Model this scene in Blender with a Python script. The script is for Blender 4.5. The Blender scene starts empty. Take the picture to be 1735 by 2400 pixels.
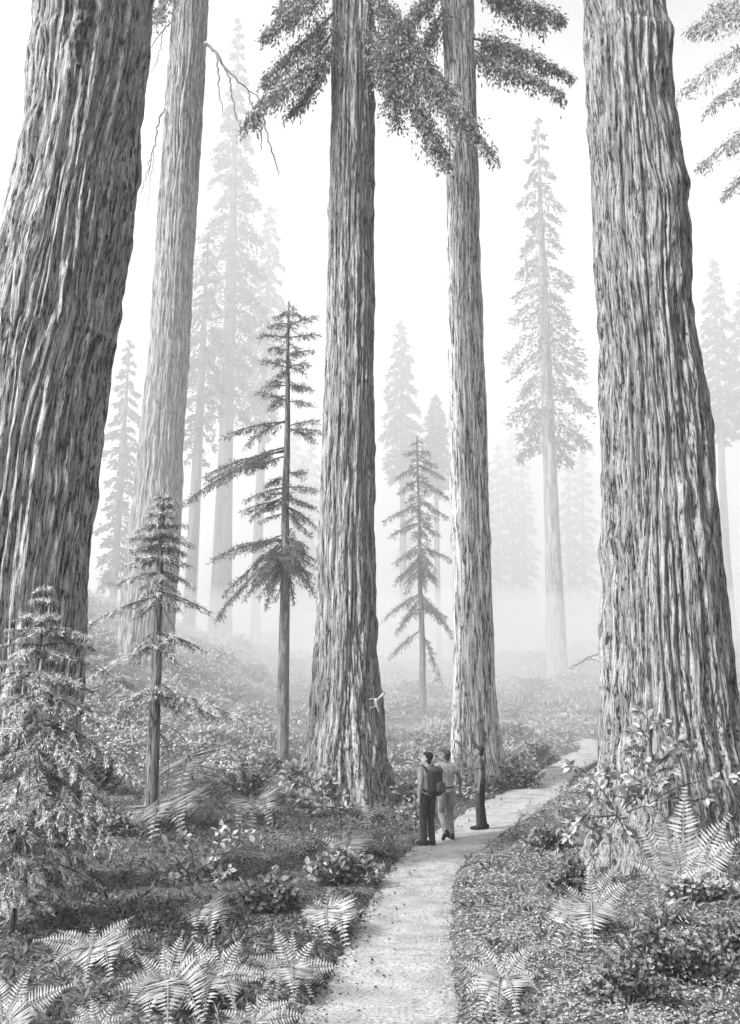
import bpy, bmesh, math, random
import numpy as np
from mathutils import Vector, Matrix

# ------------------------------------------------------------------ scene, camera
S = bpy.context.scene
COL = S.collection
R_ = math.radians
EYE = 2.27
PITCH = R_(13.9)
FD = 2000.0                                  # focal length in units of a 1640 x 2268 picture
cam_d = bpy.data.cameras.new('camera')
cam = bpy.data.objects.new('camera', cam_d)
COL.objects.link(cam)
cam.location = (0, 0, EYE)
cam.rotation_euler = (math.pi / 2 + PITCH, 0, 0)
cam_d.sensor_fit = 'VERTICAL'
cam_d.sensor_height = 24.0
cam_d.lens = FD / 2268 * 24.0
cam_d.clip_start = 0.05
cam_d.clip_end = 2000
S.camera = cam
CP, SP = math.cos(PITCH), math.sin(PITCH)

def ray(X, Y):
    a, b = (X - 820) / FD, -(Y - 1134) / FD
    return np.array([a, CP - SP * b, SP + CP * b])

def at(X, Y, y):
    """the point of the plane at distance y that stands in direction (X, Y)"""
    d = ray(X, Y)
    t = y / d[1]
    return np.array([d[0] * t, y, EYE + d[2] * t])

# ------------------------------------------------------------------ noise
def hash3(ix, iy, iz, seed=0):
    n = (ix.astype(np.int64) * 73856093) ^ (iy.astype(np.int64) * 19349663) ^ (iz.astype(np.int64) * 83492791) ^ (seed * 2654435 + 12345)
    n = n & 0xffffffff
    n = ((n ^ (n >> 15)) * 2246822519) & 0xffffffff
    n = ((n ^ (n >> 13)) * 3266489917) & 0xffffffff
    n = n ^ (n >> 16)
    return (n & 0xffffff) / float(0xffffff)

def vnoise(x, y, z=0.0, seed=0):
    x, y, z = np.broadcast_arrays(np.asarray(x, float), np.asarray(y, float), np.asarray(z, float))
    ix, iy, iz = np.floor(x), np.floor(y), np.floor(z)
    fx, fy, fz = x - ix, y - iy, z - iz
    fx, fy, fz = [f * f * (3 - 2 * f) for f in (fx, fy, fz)]
    r = 0
    for dx in (0, 1):
        for dy in (0, 1):
            for dz in (0, 1):
                w = (fx if dx else 1 - fx) * (fy if dy else 1 - fy) * (fz if dz else 1 - fz)
                r = r + w * hash3(ix + dx, iy + dy, iz + dz, seed)
    return r

def fbm(x, y, z=0.0, seed=0, oct=3):
    r, a, t = 0, 1.0, 0.0
    for k in range(oct):
        r = r + a * vnoise(np.asarray(x) * 2 ** k, np.asarray(y) * 2 ** k, np.asarray(z) * 2 ** k, seed + k * 17)
        t += a
        a *= 0.5
    return r / t

def sstep(a, b, x):
    t = np.clip((np.asarray(x, float) - a) / (b - a), 0, 1)
    return t * t * (3 - 2 * t)

def splus(t, s):
    return s * np.logaddexp(0, np.asarray(t, float) / s)

# ------------------------------------------------------------------ terrain
def H0(x, y):
    x, y = np.asarray(x, float), np.asarray(y, float)
    z = 0.125 * splus(y - 24, 4) - 0.06 * splus(y - 130, 10)
    z = z + 0.40 * splus(-(x + 4.0), 2.0) * sstep(18, 46, y) * (1 - 0.55 * sstep(60, 120, y))
    z = z + 0.035 * splus(-(x + 2.0), 1.0) * (1 - sstep(20, 30, y))
    z = z + 0.05 * splus(x - 2.2, 0.8) * (1 - sstep(24, 34, y))
    z = z + 0.10 * splus(x - 14, 3.0) * sstep(30, 60, y)
    z = z + .42 * np.exp(-((x - 5.3) ** 2 / 2.4 + (y - 13.6) ** 2 / 1.6))
    z = z + (fbm(x * .22, y * .22, 0, 5) - .5) * (0.25 + 0.9 * sstep(25, 60, y))
    return z

def ground0(X, Y):
    d = ray(X, Y)
    t = np.linspace(2.0, 260, 26000)
    x, y, z = d[0] * t, d[1] * t, EYE + d[2] * t
    k = np.nonzero(z < H0(x, y))[0]
    i = k[0] if len(k) else len(t) - 1
    return np.array([x[i], y[i], float(H0(x[i], y[i]))])

# the footpath: centre pixels of the bend and its width in metres
PATH_PX = [(760, 2560, 1.55), (800, 2400, 1.45), (835, 2268, 1.32), (868, 2150, 1.22), (893, 2050, 1.18), (922, 1960, 1.16),
           (948, 1910, 1.25), (1000, 1868, 1.5), (1062, 1826, 1.7), (1112, 1792, 1.8), (1165, 1762, 1.8),
           (1222, 1722, 1.5), (1275, 1684, 1.5), (1322, 1662, 1.5), (1312, 1646, 1.5), (1255, 1632, 1.4), (1180, 1617, 1.3), (1110, 1596, 1.2), (1060, 1580, 1.0)]
_pp = [(*ground0(X, Y)[:2], w) for X, Y, w in PATH_PX]

def catmull(P, n):
    P = np.asarray(P, float)
    Q = np.vstack([2 * P[0] - P[1], P, 2 * P[-1] - P[-2]])
    out = []
    for i in range(1, len(Q) - 2):
        for t in np.linspace(0, 1, n, endpoint=False):
            out.append(0.5 * ((2 * Q[i]) + (-Q[i - 1] + Q[i + 1]) * t + (2 * Q[i - 1] - 5 * Q[i] + 4 * Q[i + 1] - Q[i + 2]) * t * t + (-Q[i - 1] + 3 * Q[i] - 3 * Q[i + 1] + Q[i + 2]) * t ** 3))
    out.append(Q[-2])
    return np.array(out)

PATH = catmull(_pp, 24)

def path_dist(x, y):
    """distance to the path's edge, negative on the path; and the side (+1 on its right)"""
    x, y = np.asarray(x, float).ravel(), np.asarray(y, float).ravel()
    best = np.full(x.shape, 1e9)
    side = np.zeros(x.shape)
    for i in range(len(PATH) - 1):
        a, b = PATH[i], PATH[i + 1]
        d = b[:2] - a[:2]
        L2 = d @ d
        if L2 < 1e-9:
            continue
        t = np.clip(((x - a[0]) * d[0] + (y - a[1]) * d[1]) / L2, 0, 1)
        ex, ey = x - (a[0] + t * d[0]), y - (a[1] + t * d[1])
        dd = np.hypot(ex, ey) - 0.5 * (a[2] + t * (b[2] - a[2]))
        m = dd < best
        best = np.where(m, dd, best)
        side = np.where(m, np.sign(d[1] * ex - d[0] * ey), side)
    return best, side

def H(x, y, detail=True):
    """ground surface beside the path (with the shallow trough the path lies in)"""
    x, y = np.asarray(x, float), np.asarray(y, float)
    sh = np.broadcast(x, y).shape
    x, y = np.broadcast_to(x, sh).ravel(), np.broadcast_to(y, sh).ravel()
    z = H0(x, y)
    d, s = path_dist(x, y)
    near = 1 - sstep(40, 70, y)
    bank = np.where(s > 0, 0.10, 0.05) * sstep(0.0, 0.22, d) * near
    z = z - 0.07 * (1 - sstep(-0.12, 0.05, d)) * near + bank
    if detail:
        off = sstep(0.0, 0.35, d)
        z = z + off * ((fbm(x * 1.1, y * 1.1, 0, 21) - .5) * .16 + (fbm(x * 5, y * 5, 0, 31, 2) - .5) * .07)
    return z.reshape(sh)

def hpt(x, y):
    return float(H(np.array([x]), np.array([y]))[0])

def ground(X, Y):
    p = ground0(X, Y)
    for _ in range(2):
        d = ray(X, Y)
        z = hpt(p[0], p[1])
        # move along the sight line to the detailed surface
        t0 = p[1] / d[1]
        t = np.linspace(t0 * .9, t0 * 1.1, 400)
        zz = EYE + d[2] * t
        hh = H(d[0] * t, d[1] * t)
        k = np.nonzero(zz < hh)[0]
        if len(k):
            i = k[0]
            p = np.array([d[0] * t[i], d[1] * t[i], hh[i]])
    return p

# ------------------------------------------------------------------ mesh helpers
class MB:
    """collects points, quads and triangles; build() links them as ONE mesh object"""
    def __init__(self):
        self.v, self.q, self.t, self.tone, self.grain, self.n = [], [], [], [], [], 0
    def add(self, v, q=None, t=None, tone=0.5, grain=None):
        v = np.asarray(v, float).reshape(-1, 3)
        if q is not None and len(q):
            self.q.append(np.asarray(q, int).reshape(-1, 4) + self.n)
        if t is not None and len(t):
            self.t.append(np.asarray(t, int).reshape(-1, 3) + self.n)
        self.v.append(v)
        self.tone.append(np.broadcast_to(np.asarray(tone, float), (len(v),)))
        self.grain.append(v if grain is None else grain)
        self.n += len(v)
        return self
    def build(self, name, mat, parent=None, smooth=True, origin=(0, 0, 0)):
        me = bpy.data.meshes.new(name)
        v = np.vstack(self.v) - np.asarray(origin)
        q = np.vstack(self.q) if self.q else np.zeros((0, 4), int)
        t = np.vstack(self.t) if self.t else np.zeros((0, 3), int)
        me.vertices.add(len(v))
        me.vertices.foreach_set('co', v.ravel().astype(np.float32))
        loops = np.concatenate([q.ravel(), t.ravel()])
        me.loops.add(len(loops))
        me.loops.foreach_set('vertex_index', loops.astype(np.int32))
        starts = np.concatenate([np.arange(len(q)) * 4, len(q) * 4 + np.arange(len(t)) * 3])
        me.polygons.add(len(starts))
        me.polygons.foreach_set('loop_start', starts.astype(np.int32))
        me.polygons.foreach_set('use_smooth', np.full(len(starts), smooth))
        me.update(calc_edges=True)
        a = me.attributes.new('tone', 'FLOAT', 'POINT')
        a.data.foreach_set('value', np.concatenate(self.tone).astype(np.float32))
        a = me.attributes.new('grain', 'FLOAT_VECTOR', 'POINT')
        a.data.foreach_set('vector', np.vstack(self.grain).ravel().astype(np.float32))
        me.materials.append(mat)
        o = bpy.data.objects.new(name, me)
        COL.objects.link(o)
        if parent is not None:
            o.parent = parent
        return o

def frame_along(P):
    P = np.asarray(P, float)
    T = np.gradient(P, axis=0)
    T /= np.linalg.norm(T, axis=1, keepdims=True) + 1e-9
    up = np.array([0.31, -0.2, 0.93])
    A = np.cross(T, up)
    bad = np.linalg.norm(A, axis=1) < .1
    A[bad] = np.cross(T[bad], [1, 0, 0])
    A /= np.linalg.norm(A, axis=1, keepdims=True)
    B = np.cross(T, A)
    return T, A, B

def tube(mb, P, r, seg=6, tone=.5):
    P = np.asarray(P, float)
    n = len(P)
    r = np.broadcast_to(np.asarray(r, float), (n,))
    T, A, B = frame_along(P)
    th = np.arange(seg) / seg * 2 * math.pi
    ring = P[:, None] + r[:, None, None] * (np.cos(th)[None, :, None] * A[:, None] + np.sin(th)[None, :, None] * B[:, None])
    v = ring.reshape(-1, 3)
    i, j = np.meshgrid(np.arange(n - 1), np.arange(seg), indexing='ij')
    j2 = (j + 1) % seg
    q = np.stack([i * seg + j, i * seg + j2, (i + 1) * seg + j2, (i + 1) * seg + j], -1).reshape(-1, 4)
    s = np.concatenate([[0], np.cumsum(np.linalg.norm(np.diff(P, axis=0), axis=1))])
    g = np.stack([(r[:, None] * np.cos(th)), (r[:, None] * np.sin(th)), np.repeat(s[:, None], seg, 1)], -1).reshape(-1, 3)
    v = np.vstack([v, P[0], P[-1]])
    g = np.vstack([g, [0, 0, s[0]], [0, 0, s[-1]]])
    k = n * seg
    jj = np.arange(seg)
    t = np.vstack([np.stack([np.full(seg, k), (jj + 1) % seg, jj], -1), np.stack([np.full(seg, k + 1), (n - 1) * seg + jj, (n - 1) * seg + (jj + 1) % seg], -1)])
    mb.add(v, q, t, tone, g)

def unit(v):
    v = np.asarray(v, float)
    return v / (np.linalg.norm(v, axis=-1, keepdims=True) + 1e-9)

def blades(mb, P, D, L, W, tone, rng, belly=.45, face=None):
    """kite-shaped leaves: base point, direction, length, half width"""
    P, D = np.asarray(P, float), unit(D)
    n = len(P)
    L = np.broadcast_to(L, (n,))[:, None]
    W = np.broadcast_to(W, (n,))[:, None]
    r = rng.normal(size=(n, 3)) if face is None else np.asarray(face, float) + rng.normal(size=(n, 3)) * .35
    N = unit(r - D * np.sum(r * D, 1, keepdims=True))
    Sd = np.cross(D, N)
    m = P + D * L * belly
    v = np.stack([P, m + Sd * W, P + D * L, m - Sd * W], 1).reshape(-1, 3)
    q = np.arange(4 * n).reshape(n, 4)
    mb.add(v, q, None, np.repeat(np.broadcast_to(tone, (n,)), 4))

def ovals(mb, P, D, Nn, L, W, tone, fold=.22):
    """broad oval leaves of six points folded along the midrib"""
    P, D, Nn = np.asarray(P, float), unit(D), np.asarray(Nn, float)
    n = len(P)
    N = unit(Nn - D * np.sum(Nn * D, 1, keepdims=True))
    Sd = np.cross(D, N)
    L = np.broadcast_to(L, (n,))[:, None]
    W = np.broadcast_to(W, (n,))[:, None]
    up = N * W * fold
    pts = [P, P + D * L * .28 + Sd * W * .85 + up, P + D * L * .62 + Sd * W + up, P + D * L - N * L * .08, P + D * L * .62 - Sd * W + up, P + D * L * .28 - Sd * W * .85 + up, P + D * L * .28, P + D * L * .62]
    v = np.stack(pts, 1).reshape(-1, 3)
    b = (np.arange(n) * 8)[:, None, None]
    q = (np.array([[6, 1, 2, 7], [6, 7, 4, 5]])[None] + b).reshape(-1, 4)
    t = (np.array([[0, 1, 6], [0, 6, 5], [7, 2, 3], [7, 3, 4]])[None] + b).reshape(-1, 3)
    mb.add(v, q, t, np.repeat(np.broadcast_to(tone, (n,)), 8))

def bez(a, c, b, n=10):
    t = np.linspace(0, 1, n)[:, None]
    return (1 - t) ** 2 * np.asarray(a) + 2 * t * (1 - t) * np.asarray(c) + t * t * np.asarray(b)

def tag(o, label=None, cat=None, group=None, kind=None):
    for k, v in (('label', label), ('category', cat), ('group', group), ('kind', kind)):
        if v:
            o[k] = v
    return o

def thing(name, label, cat, loc, group=None):
    o = bpy.data.objects.new(name, None)
    o.empty_display_size = .2
    COL.objects.link(o)
    o.location = loc
    return tag(o, label, cat, group)

# ------------------------------------------------------------------ materials (all neutral grey: the picture is black and white)
def new_mat(name):
    m = bpy.data.materials.new(name)
    m.use_nodes = True
    nt = m.node_tree
    b = nt.nodes['Principled BSDF']
    b.inputs['Roughness'].default_value = .8
    b.inputs['Specular IOR Level'].default_value = .15
    return m, nt, b

def ramp(nt, fac, stops):
    r = nt.nodes.new('ShaderNodeValToRGB')
    while len(r.color_ramp.elements) > 1:
        r.color_ramp.elements.remove(r.color_ramp.elements[-1])
    for k, (p, c) in enumerate(stops):
        e = r.color_ramp.elements[0] if k == 0 else r.color_ramp.elements.new(p)
        e.position = p
        e.color = (c, c, c, 1)
    nt.links.new(fac, r.inputs['Fac'])
    return r.outputs['Color']

def noise(nt, vec, scale, detail=3, rough=.6, stretch=None):
    if stretch is not None:
        mp = nt.nodes.new('ShaderNodeMapping')
        mp.inputs['Scale'].default_value = stretch
        nt.links.new(vec, mp.inputs['Vector'])
        vec = mp.outputs['Vector']
    n = nt.nodes.new('ShaderNodeTexNoise')
    n.inputs['Scale'].default_value = scale
    n.inputs['Detail'].default_value = detail
    n.inputs['Roughness'].default_value = rough
    nt.links.new(vec, n.inputs['Vector'])
    return n.outputs['Fac']

def mix(nt, a, b, fac, mode='MIX'):
    m = nt.nodes.new('ShaderNodeMix')
    m.data_type = 'RGBA'
    m.blend_type = mode
    for sock, val in ((m.inputs[6], a), (m.inputs[7], b)):
        if isinstance(val, (int, float)):
            sock.default_value = (val, val, val, 1)
        else:
            nt.links.new(val, sock)
    if isinstance(fac, (int, float)):
        m.inputs[0].default_value = fac
    else:
        nt.links.new(fac, m.inputs[0])
    return m.outputs[2]

def attr(nt, name, out='Vector'):
    a = nt.nodes.new('ShaderNodeAttribute')
    a.attribute_name = name
    return a.outputs[out]

def bump(nt, b, h, strength=.5, dist=.02):
    n = nt.nodes.new('ShaderNodeBump')
    n.inputs['Strength'].default_value = strength
    n.inputs['Distance'].default_value = dist
    nt.links.new(h, n.inputs['Height'])
    nt.links.new(n.outputs['Normal'], b.inputs['Normal'])

def bark_mat(name, dark, light, k):
    """bark with long streaks along the grain; k: streaks per metre"""
    m, nt, b = new_mat(name)
    g = attr(nt, 'grain')
    n1 = noise(nt, g, k, 4, .7, (1, 1, .07))
    n2 = noise(nt, g, k * .3, 3, .6, (1, 1, .10))
    n3 = noise(nt, g, k * 1.6, 3, .7, (1, 1, .35))
    c1 = ramp(nt, n1, [(.34, dark + light * .18), (.46, light * .62), (.52, light * .75), (.66, light)])
    c2 = ramp(nt, n2, [(.35, .68), (.62, 1.08)])
    c = mix(nt, c1, c2, 1, 'MULTIPLY')
    c3 = ramp(nt, n3, [(.34, .25), (.47, 1.0)])
    c = mix(nt, c, c3, .75, 'MULTIPLY')
    n4 = noise(nt, g, k * .42, 3, .65, (1, 1, .055))          # thin black cracks along the grain
    c = mix(nt, c, ramp(nt, n4, [(.45, 1.0), (.484, .03), (.506, .03), (.54, 1.0)]), .95, 'MULTIPLY')
    n5 = noise(nt, g, k * .5, 3, .6, (.45, .45, .5))          # short cracks across it
    c = mix(nt, c, ramp(nt, n5, [(.485, 1.0), (.5, .3), (.515, 1.0)]), .6, 'MULTIPLY')
    nt.links.new(c, b.inputs['Base Color'])
    bump(nt, b, n1, .6, .03)
    return m

def leaf_mat(name, dark, light, trans=.25):
    m, nt, b = new_mat(name)
    c = ramp(nt, attr(nt, 'tone', 'Fac'), [(0, dark), (1, light)])
    nt.links.new(c, b.inputs['Base Color'])
    if trans:
        tr = nt.nodes.new('ShaderNodeBsdfTranslucent')
        nt.links.new(c, tr.inputs['Color'])
        ms = nt.nodes.new('ShaderNodeMixShader')
        ms.inputs[0].default_value = trans
        nt.links.new(b.outputs[0], ms.inputs[1])
        nt.links.new(tr.outputs[0], ms.inputs[2])
        nt.links.new(ms.outputs[0], nt.nodes['Material Output'].inputs['Surface'])
    return m

def cloth_mat(name, lo, hi, scale=40):
    m, nt, b = new_mat(name)
    tc = nt.nodes.new('ShaderNodeTexCoord').outputs['Object']
    n = noise(nt, tc, scale, 3, .7, (1, 1, .4))
    n2 = noise(nt, tc, 7, 2, .5)
    nt.links.new(mix(nt, ramp(nt, n, [(.3, lo), (.7, hi)]), ramp(nt, n2, [(.35, .75), (.65, 1.1)]), 1, 'MULTIPLY'), b.inputs['Base Color'])
    bump(nt, b, n2, .6, .03)
    return m

def ground_mat():
    m, nt, b = new_mat('forest_floor')
    tc = nt.nodes.new('ShaderNodeTexCoord').outputs['Object']
    n1 = noise(nt, tc, 16, 4, .75)
    n2 = noise(nt, tc, 1.1, 3, .6)
    n3 = noise(nt, tc, 55, 2, .7)
    c = ramp(nt, n1, [(.36, .015), (.5, .07), (.66, .30)])
    c = mix(nt, c, ramp(nt, n2, [(.3, .5), (.7, 1.3)]), 1, 'MULTIPLY')
    c = mix(nt, c, ramp(nt, n3, [(.35, .5), (.6, 1.25)]), .8, 'MULTIPLY')
    nt.links.new(c, b.inputs['Base Color'])
    bump(nt, b, n1, .8, .04)
    return m

def path_mat():
    m, nt, b = new_mat('trodden_earth')
    tc = nt.nodes.new('ShaderNodeTexCoord').outputs['Object']
    n1 = noise(nt, tc, 30, 4, .8)
    n2 = noise(nt, tc, 2.2, 3, .6)
    n3 = noise(nt, tc, 85, 2, .7)
    c = ramp(nt, n1, [(.33, .07), (.46, .26), (.6, .38)])
    c = mix(nt, c, ramp(nt, n2, [(.32, .70), (.6, 1.1)]), 1, 'MULTIPLY')
    c = mix(nt, c, ramp(nt, n3, [(.34, .55), (.5, 1.0)]), .6, 'MULTIPLY')
    nt.links.new(c, b.inputs['Base Color'])
    bump(nt, b, n1, .6, .02)
    return m

M = {
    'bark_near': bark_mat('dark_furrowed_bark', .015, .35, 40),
    'bark_ridged': bark_mat('lit_ridge_bark', .02, .52, 40),  # brighter bark copy: light on the ridges put into its colour
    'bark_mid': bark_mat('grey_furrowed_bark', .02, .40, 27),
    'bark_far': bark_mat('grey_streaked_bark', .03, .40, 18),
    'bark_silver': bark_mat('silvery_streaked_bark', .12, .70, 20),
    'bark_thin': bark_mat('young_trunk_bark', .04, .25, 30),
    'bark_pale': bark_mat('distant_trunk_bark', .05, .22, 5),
    'bark_pine': bark_mat('slender_trunk_bark', .10, .45, 9),
    'bough': leaf_mat('bough_leaf', .05, .40),
    'bough_pale': leaf_mat('pale_bough_leaf', .12, .45),
    'needle_dark': leaf_mat('dark_needle', .03, .24),
    'needle_mid': leaf_mat('grey_needle', .05, .26),
    'needle_bright': leaf_mat('painted_lit_needle', .25, .75),  # light on the upper boughs put into the needle colour
    'needle_toplit': leaf_mat('painted_toplit_needle', .26, .74),  # bushy fir: lit bough tops painted as pale needles
    'needle_far': leaf_mat('distant_needle', .03, .10),
    'fern_dark': leaf_mat('midgrey_fern_frond', .14, .40),  # mid-grey fern tone
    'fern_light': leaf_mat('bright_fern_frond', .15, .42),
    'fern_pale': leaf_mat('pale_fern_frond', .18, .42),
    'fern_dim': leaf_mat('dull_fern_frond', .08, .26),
    'leaf_light': leaf_mat('glossy_shrub_leaf', .12, .44),
    'leaf_pale': leaf_mat('pale_shrub_leaf', .25, .58),
    'leaf_mid': leaf_mat('grey_shrub_leaf', .05, .36),
    'leaf_dark': leaf_mat('dark_shrub_leaf', .02, .28),
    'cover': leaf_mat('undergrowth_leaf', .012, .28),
    'litter': leaf_mat('litter_painted_sunlit', .19, .38),  # pale range carries the sun pool on the right verge
    'cover_far': leaf_mat('mist_lit_leaf', .20, .42),  # paleness of the mist light put into the leaf colour
    'stem': bark_mat('shrub_stem', .05, .20, 60),
    'ground': ground_mat(),
    'path': path_mat(),
    'skin': cloth_mat('skin', .36, .46, 20),
    'skin_dark': cloth_mat('tanned_skin', .13, .19, 20),
    'skin_tan': cloth_mat('sun_tanned_skin', .11, .17, 20),
    'hair': cloth_mat('dark_hair', .010, .05, 120),
    'hair_short': cloth_mat('cropped_hair', .02, .09, 120),
    'sweater': cloth_mat('grey_sweater', .28, .42),
    'tshirt': cloth_mat('grey_tshirt', .28, .46),
    'polo': cloth_mat('dark_polo_shirt', .04, .17),
    'trousers_dark': cloth_mat('dark_trousers', .015, .06),
    'trousers_mid': cloth_mat('grey_trousers', .17, .30),
    'shoe': cloth_mat('black_shoe', .008, .03),
    'pack': cloth_mat('black_pack_fabric', .010, .06),
    'pack_light': cloth_mat('grey_pack_pocket', .05, .11),
    'fur': cloth_mat('pale_fur', .36, .52, 90),
}

# ------------------------------------------------------------------ ground and path
def build_ground():
    ys = np.concatenate([np.linspace(-6, 5, 24), 5 + (np.linspace(0, 1, 520) ** 1.9) * 255])
    u = np.linspace(-1, 1, 420)
    Y, U = np.meshgrid(ys, u, indexing='ij')
    X = U * (7 + 0.75 * np.maximum(Y, 0)) * (.55 + .45 * np.abs(U))
    Z = H(X, Y)
    n, k = X.shape
    i, j = np.meshgrid(np.arange(n - 1), np.arange(k - 1), indexing='ij')
    q = np.stack([i * k + j, i * k + j + 1, (i + 1) * k + j + 1, (i + 1) * k + j], -1).reshape(-1, 4)
    mb = MB().add(np.stack([X, Y, Z], -1).reshape(-1, 3), q)
    tag(mb.build('ground', M['ground']), kind='structure')
    # the path, a sheet lying in its trough
    P = PATH
    T = np.gradient(P[:, :2], axis=0)
    T = unit(T)
    Nn = np.stack([T[:, 1], -T[:, 0]], -1)
    c = np.linspace(-1, 1, 25)
    rag = 1 + (fbm(np.arange(len(P))[:, None] * .35, np.sign(c)[None, :] * 3, 0, 8) - .5) * .45
    W = (P[:, 2:3] * .5 + .10) * c[None, :] * rag
    XY = P[:, None, :2] + Nn[:, None] * W[..., None]
    z = H0(XY[..., 0], XY[..., 1]) - .065 * np.abs(c[None, :]) ** 6 + (fbm(XY[..., 0] * 3, XY[..., 1] * 3, 0, 77) - .5) * .03 - .004
    v = np.concatenate([XY, z[..., None]], -1)
    n, k = z.shape
    i, j = np.meshgrid(np.arange(n - 1), np.arange(k - 1), indexing='ij')
    q = np.stack([i * k + j, i * k + j + 1, (i + 1) * k + j + 1, (i + 1) * k + j], -1).reshape(-1, 4)
    tag(MB().add(v.reshape(-1, 3), q).build('path', M['path']), kind='structure')

build_ground()

def build_cover():
    rng = np.random.default_rng(3)
    # low undergrowth and litter near the path, denser close by
    n = 330000
    y = 5.5 + 34 * rng.random(n) ** 1.7
    x = (rng.random(n) * 2 - 1) * (3.2 + .47 * y)
    d, s = path_dist(x, y)
    clump = fbm(x * .9, y * .9, 0, 41)
    right = (s > 0) & (x > 0) & (y < 27)  # verge right of the path: its sunlight is painted as paler leaves
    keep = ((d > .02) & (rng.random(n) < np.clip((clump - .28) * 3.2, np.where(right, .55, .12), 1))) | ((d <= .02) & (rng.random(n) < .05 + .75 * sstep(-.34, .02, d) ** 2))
    x, y, d, s, clump, right = [a[keep] for a in (x, y, d, s, clump, right)]
    n = len(x)
    z = np.where(d < .0, H0(x, y), H(x, y))
    hgt = np.where(right, .015 + .10 * np.maximum(clump - .55, 0) * 4, .02 + .30 * np.maximum(clump - .45, 0) * 2.2) * sstep(0, .5, d)
    P = np.stack([x, y, z + rng.random(n) * hgt + .004], -1)
    D = rng.normal(size=(n, 3)) * [1, 1, .35]
    L = np.where(right, .013 + .0016 * y, .020 + .0018 * y) * (.6 + .9 * rng.random(n))
    W = L * (.20 + .16 * rng.random(n))
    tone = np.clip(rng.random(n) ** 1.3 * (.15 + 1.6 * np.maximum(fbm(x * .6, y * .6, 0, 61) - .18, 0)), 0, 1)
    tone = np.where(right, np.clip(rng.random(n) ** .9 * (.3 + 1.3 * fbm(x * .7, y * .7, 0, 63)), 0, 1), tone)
    up = np.tile([0, -.25, 1.0], (n, 1))
    for mask, nm, mt in ((~right, 'undergrowth', 'cover'), (right, 'leaf_litter_sun_toned', 'litter')):
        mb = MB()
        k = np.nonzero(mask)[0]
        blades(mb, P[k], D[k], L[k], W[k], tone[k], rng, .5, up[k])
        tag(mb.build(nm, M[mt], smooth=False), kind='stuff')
    # sprigs and grassy tufts among it
    ns, nb = 3800, 9
    y = 5.8 + 19 * rng.random(ns) ** 1.5
    x = (rng.random(ns) * 2 - 1) * (3.0 + .45 * y)
    d, s = path_dist(x, y)
    k = (d > .05) & (rng.random(ns) < np.where((s > 0), .45, 1.0))
    x, y = np.repeat(x[k], nb), np.repeat(y[k], nb)
    n = len(x)
    D = rng.normal(size=(n, 3)) * [.8, .8, .25] + [0, 0, .75]
    L = (.07 + .10 * rng.random(n)) * (.8 + .02 * y)
    mb = MB()
    blades(mb, np.stack([x + rng.normal(size=n) * .03, y + rng.normal(size=n) * .03, H(x, y)], -1), D, L, L * .10, rng.random(n), rng, .5)
    tag(mb.build('herb_undergrowth', M['cover'], smooth=False), kind='stuff')
    # scrub on the slopes behind
    n = 190000
    y = 26 + 75 * rng.random(n) ** 1.5
    x = (rng.random(n) * 2 - 1) * (4 + .5 * y)
    d, s = path_dist(x, y)
    clump = fbm(x * .33, y * .33, 0, 51)
    keep = (d > .1) & (rng.random(n) < np.clip((clump - .34) * 4, .05, 1))
    x, y, clump, d = x[keep], y[keep], clump[keep], d[keep]
    n = len(x)
    hgt = (.10 + 3.2 * np.maximum(clump - .44, 0)) * sstep(0, 1.5, d)
    P = np.stack([x, y, H0(x, y) + hgt * np.sqrt(rng.random(n))], -1)
    L = (.035 + .0027 * y) * (.6 + .9 * rng.random(n))
    mb = MB()
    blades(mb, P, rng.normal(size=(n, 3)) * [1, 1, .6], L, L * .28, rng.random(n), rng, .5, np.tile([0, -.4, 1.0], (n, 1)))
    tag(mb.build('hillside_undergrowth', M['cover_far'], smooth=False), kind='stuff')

build_cover()

# ------------------------------------------------------------------ big redwoods
class Trunk:
    pass

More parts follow.
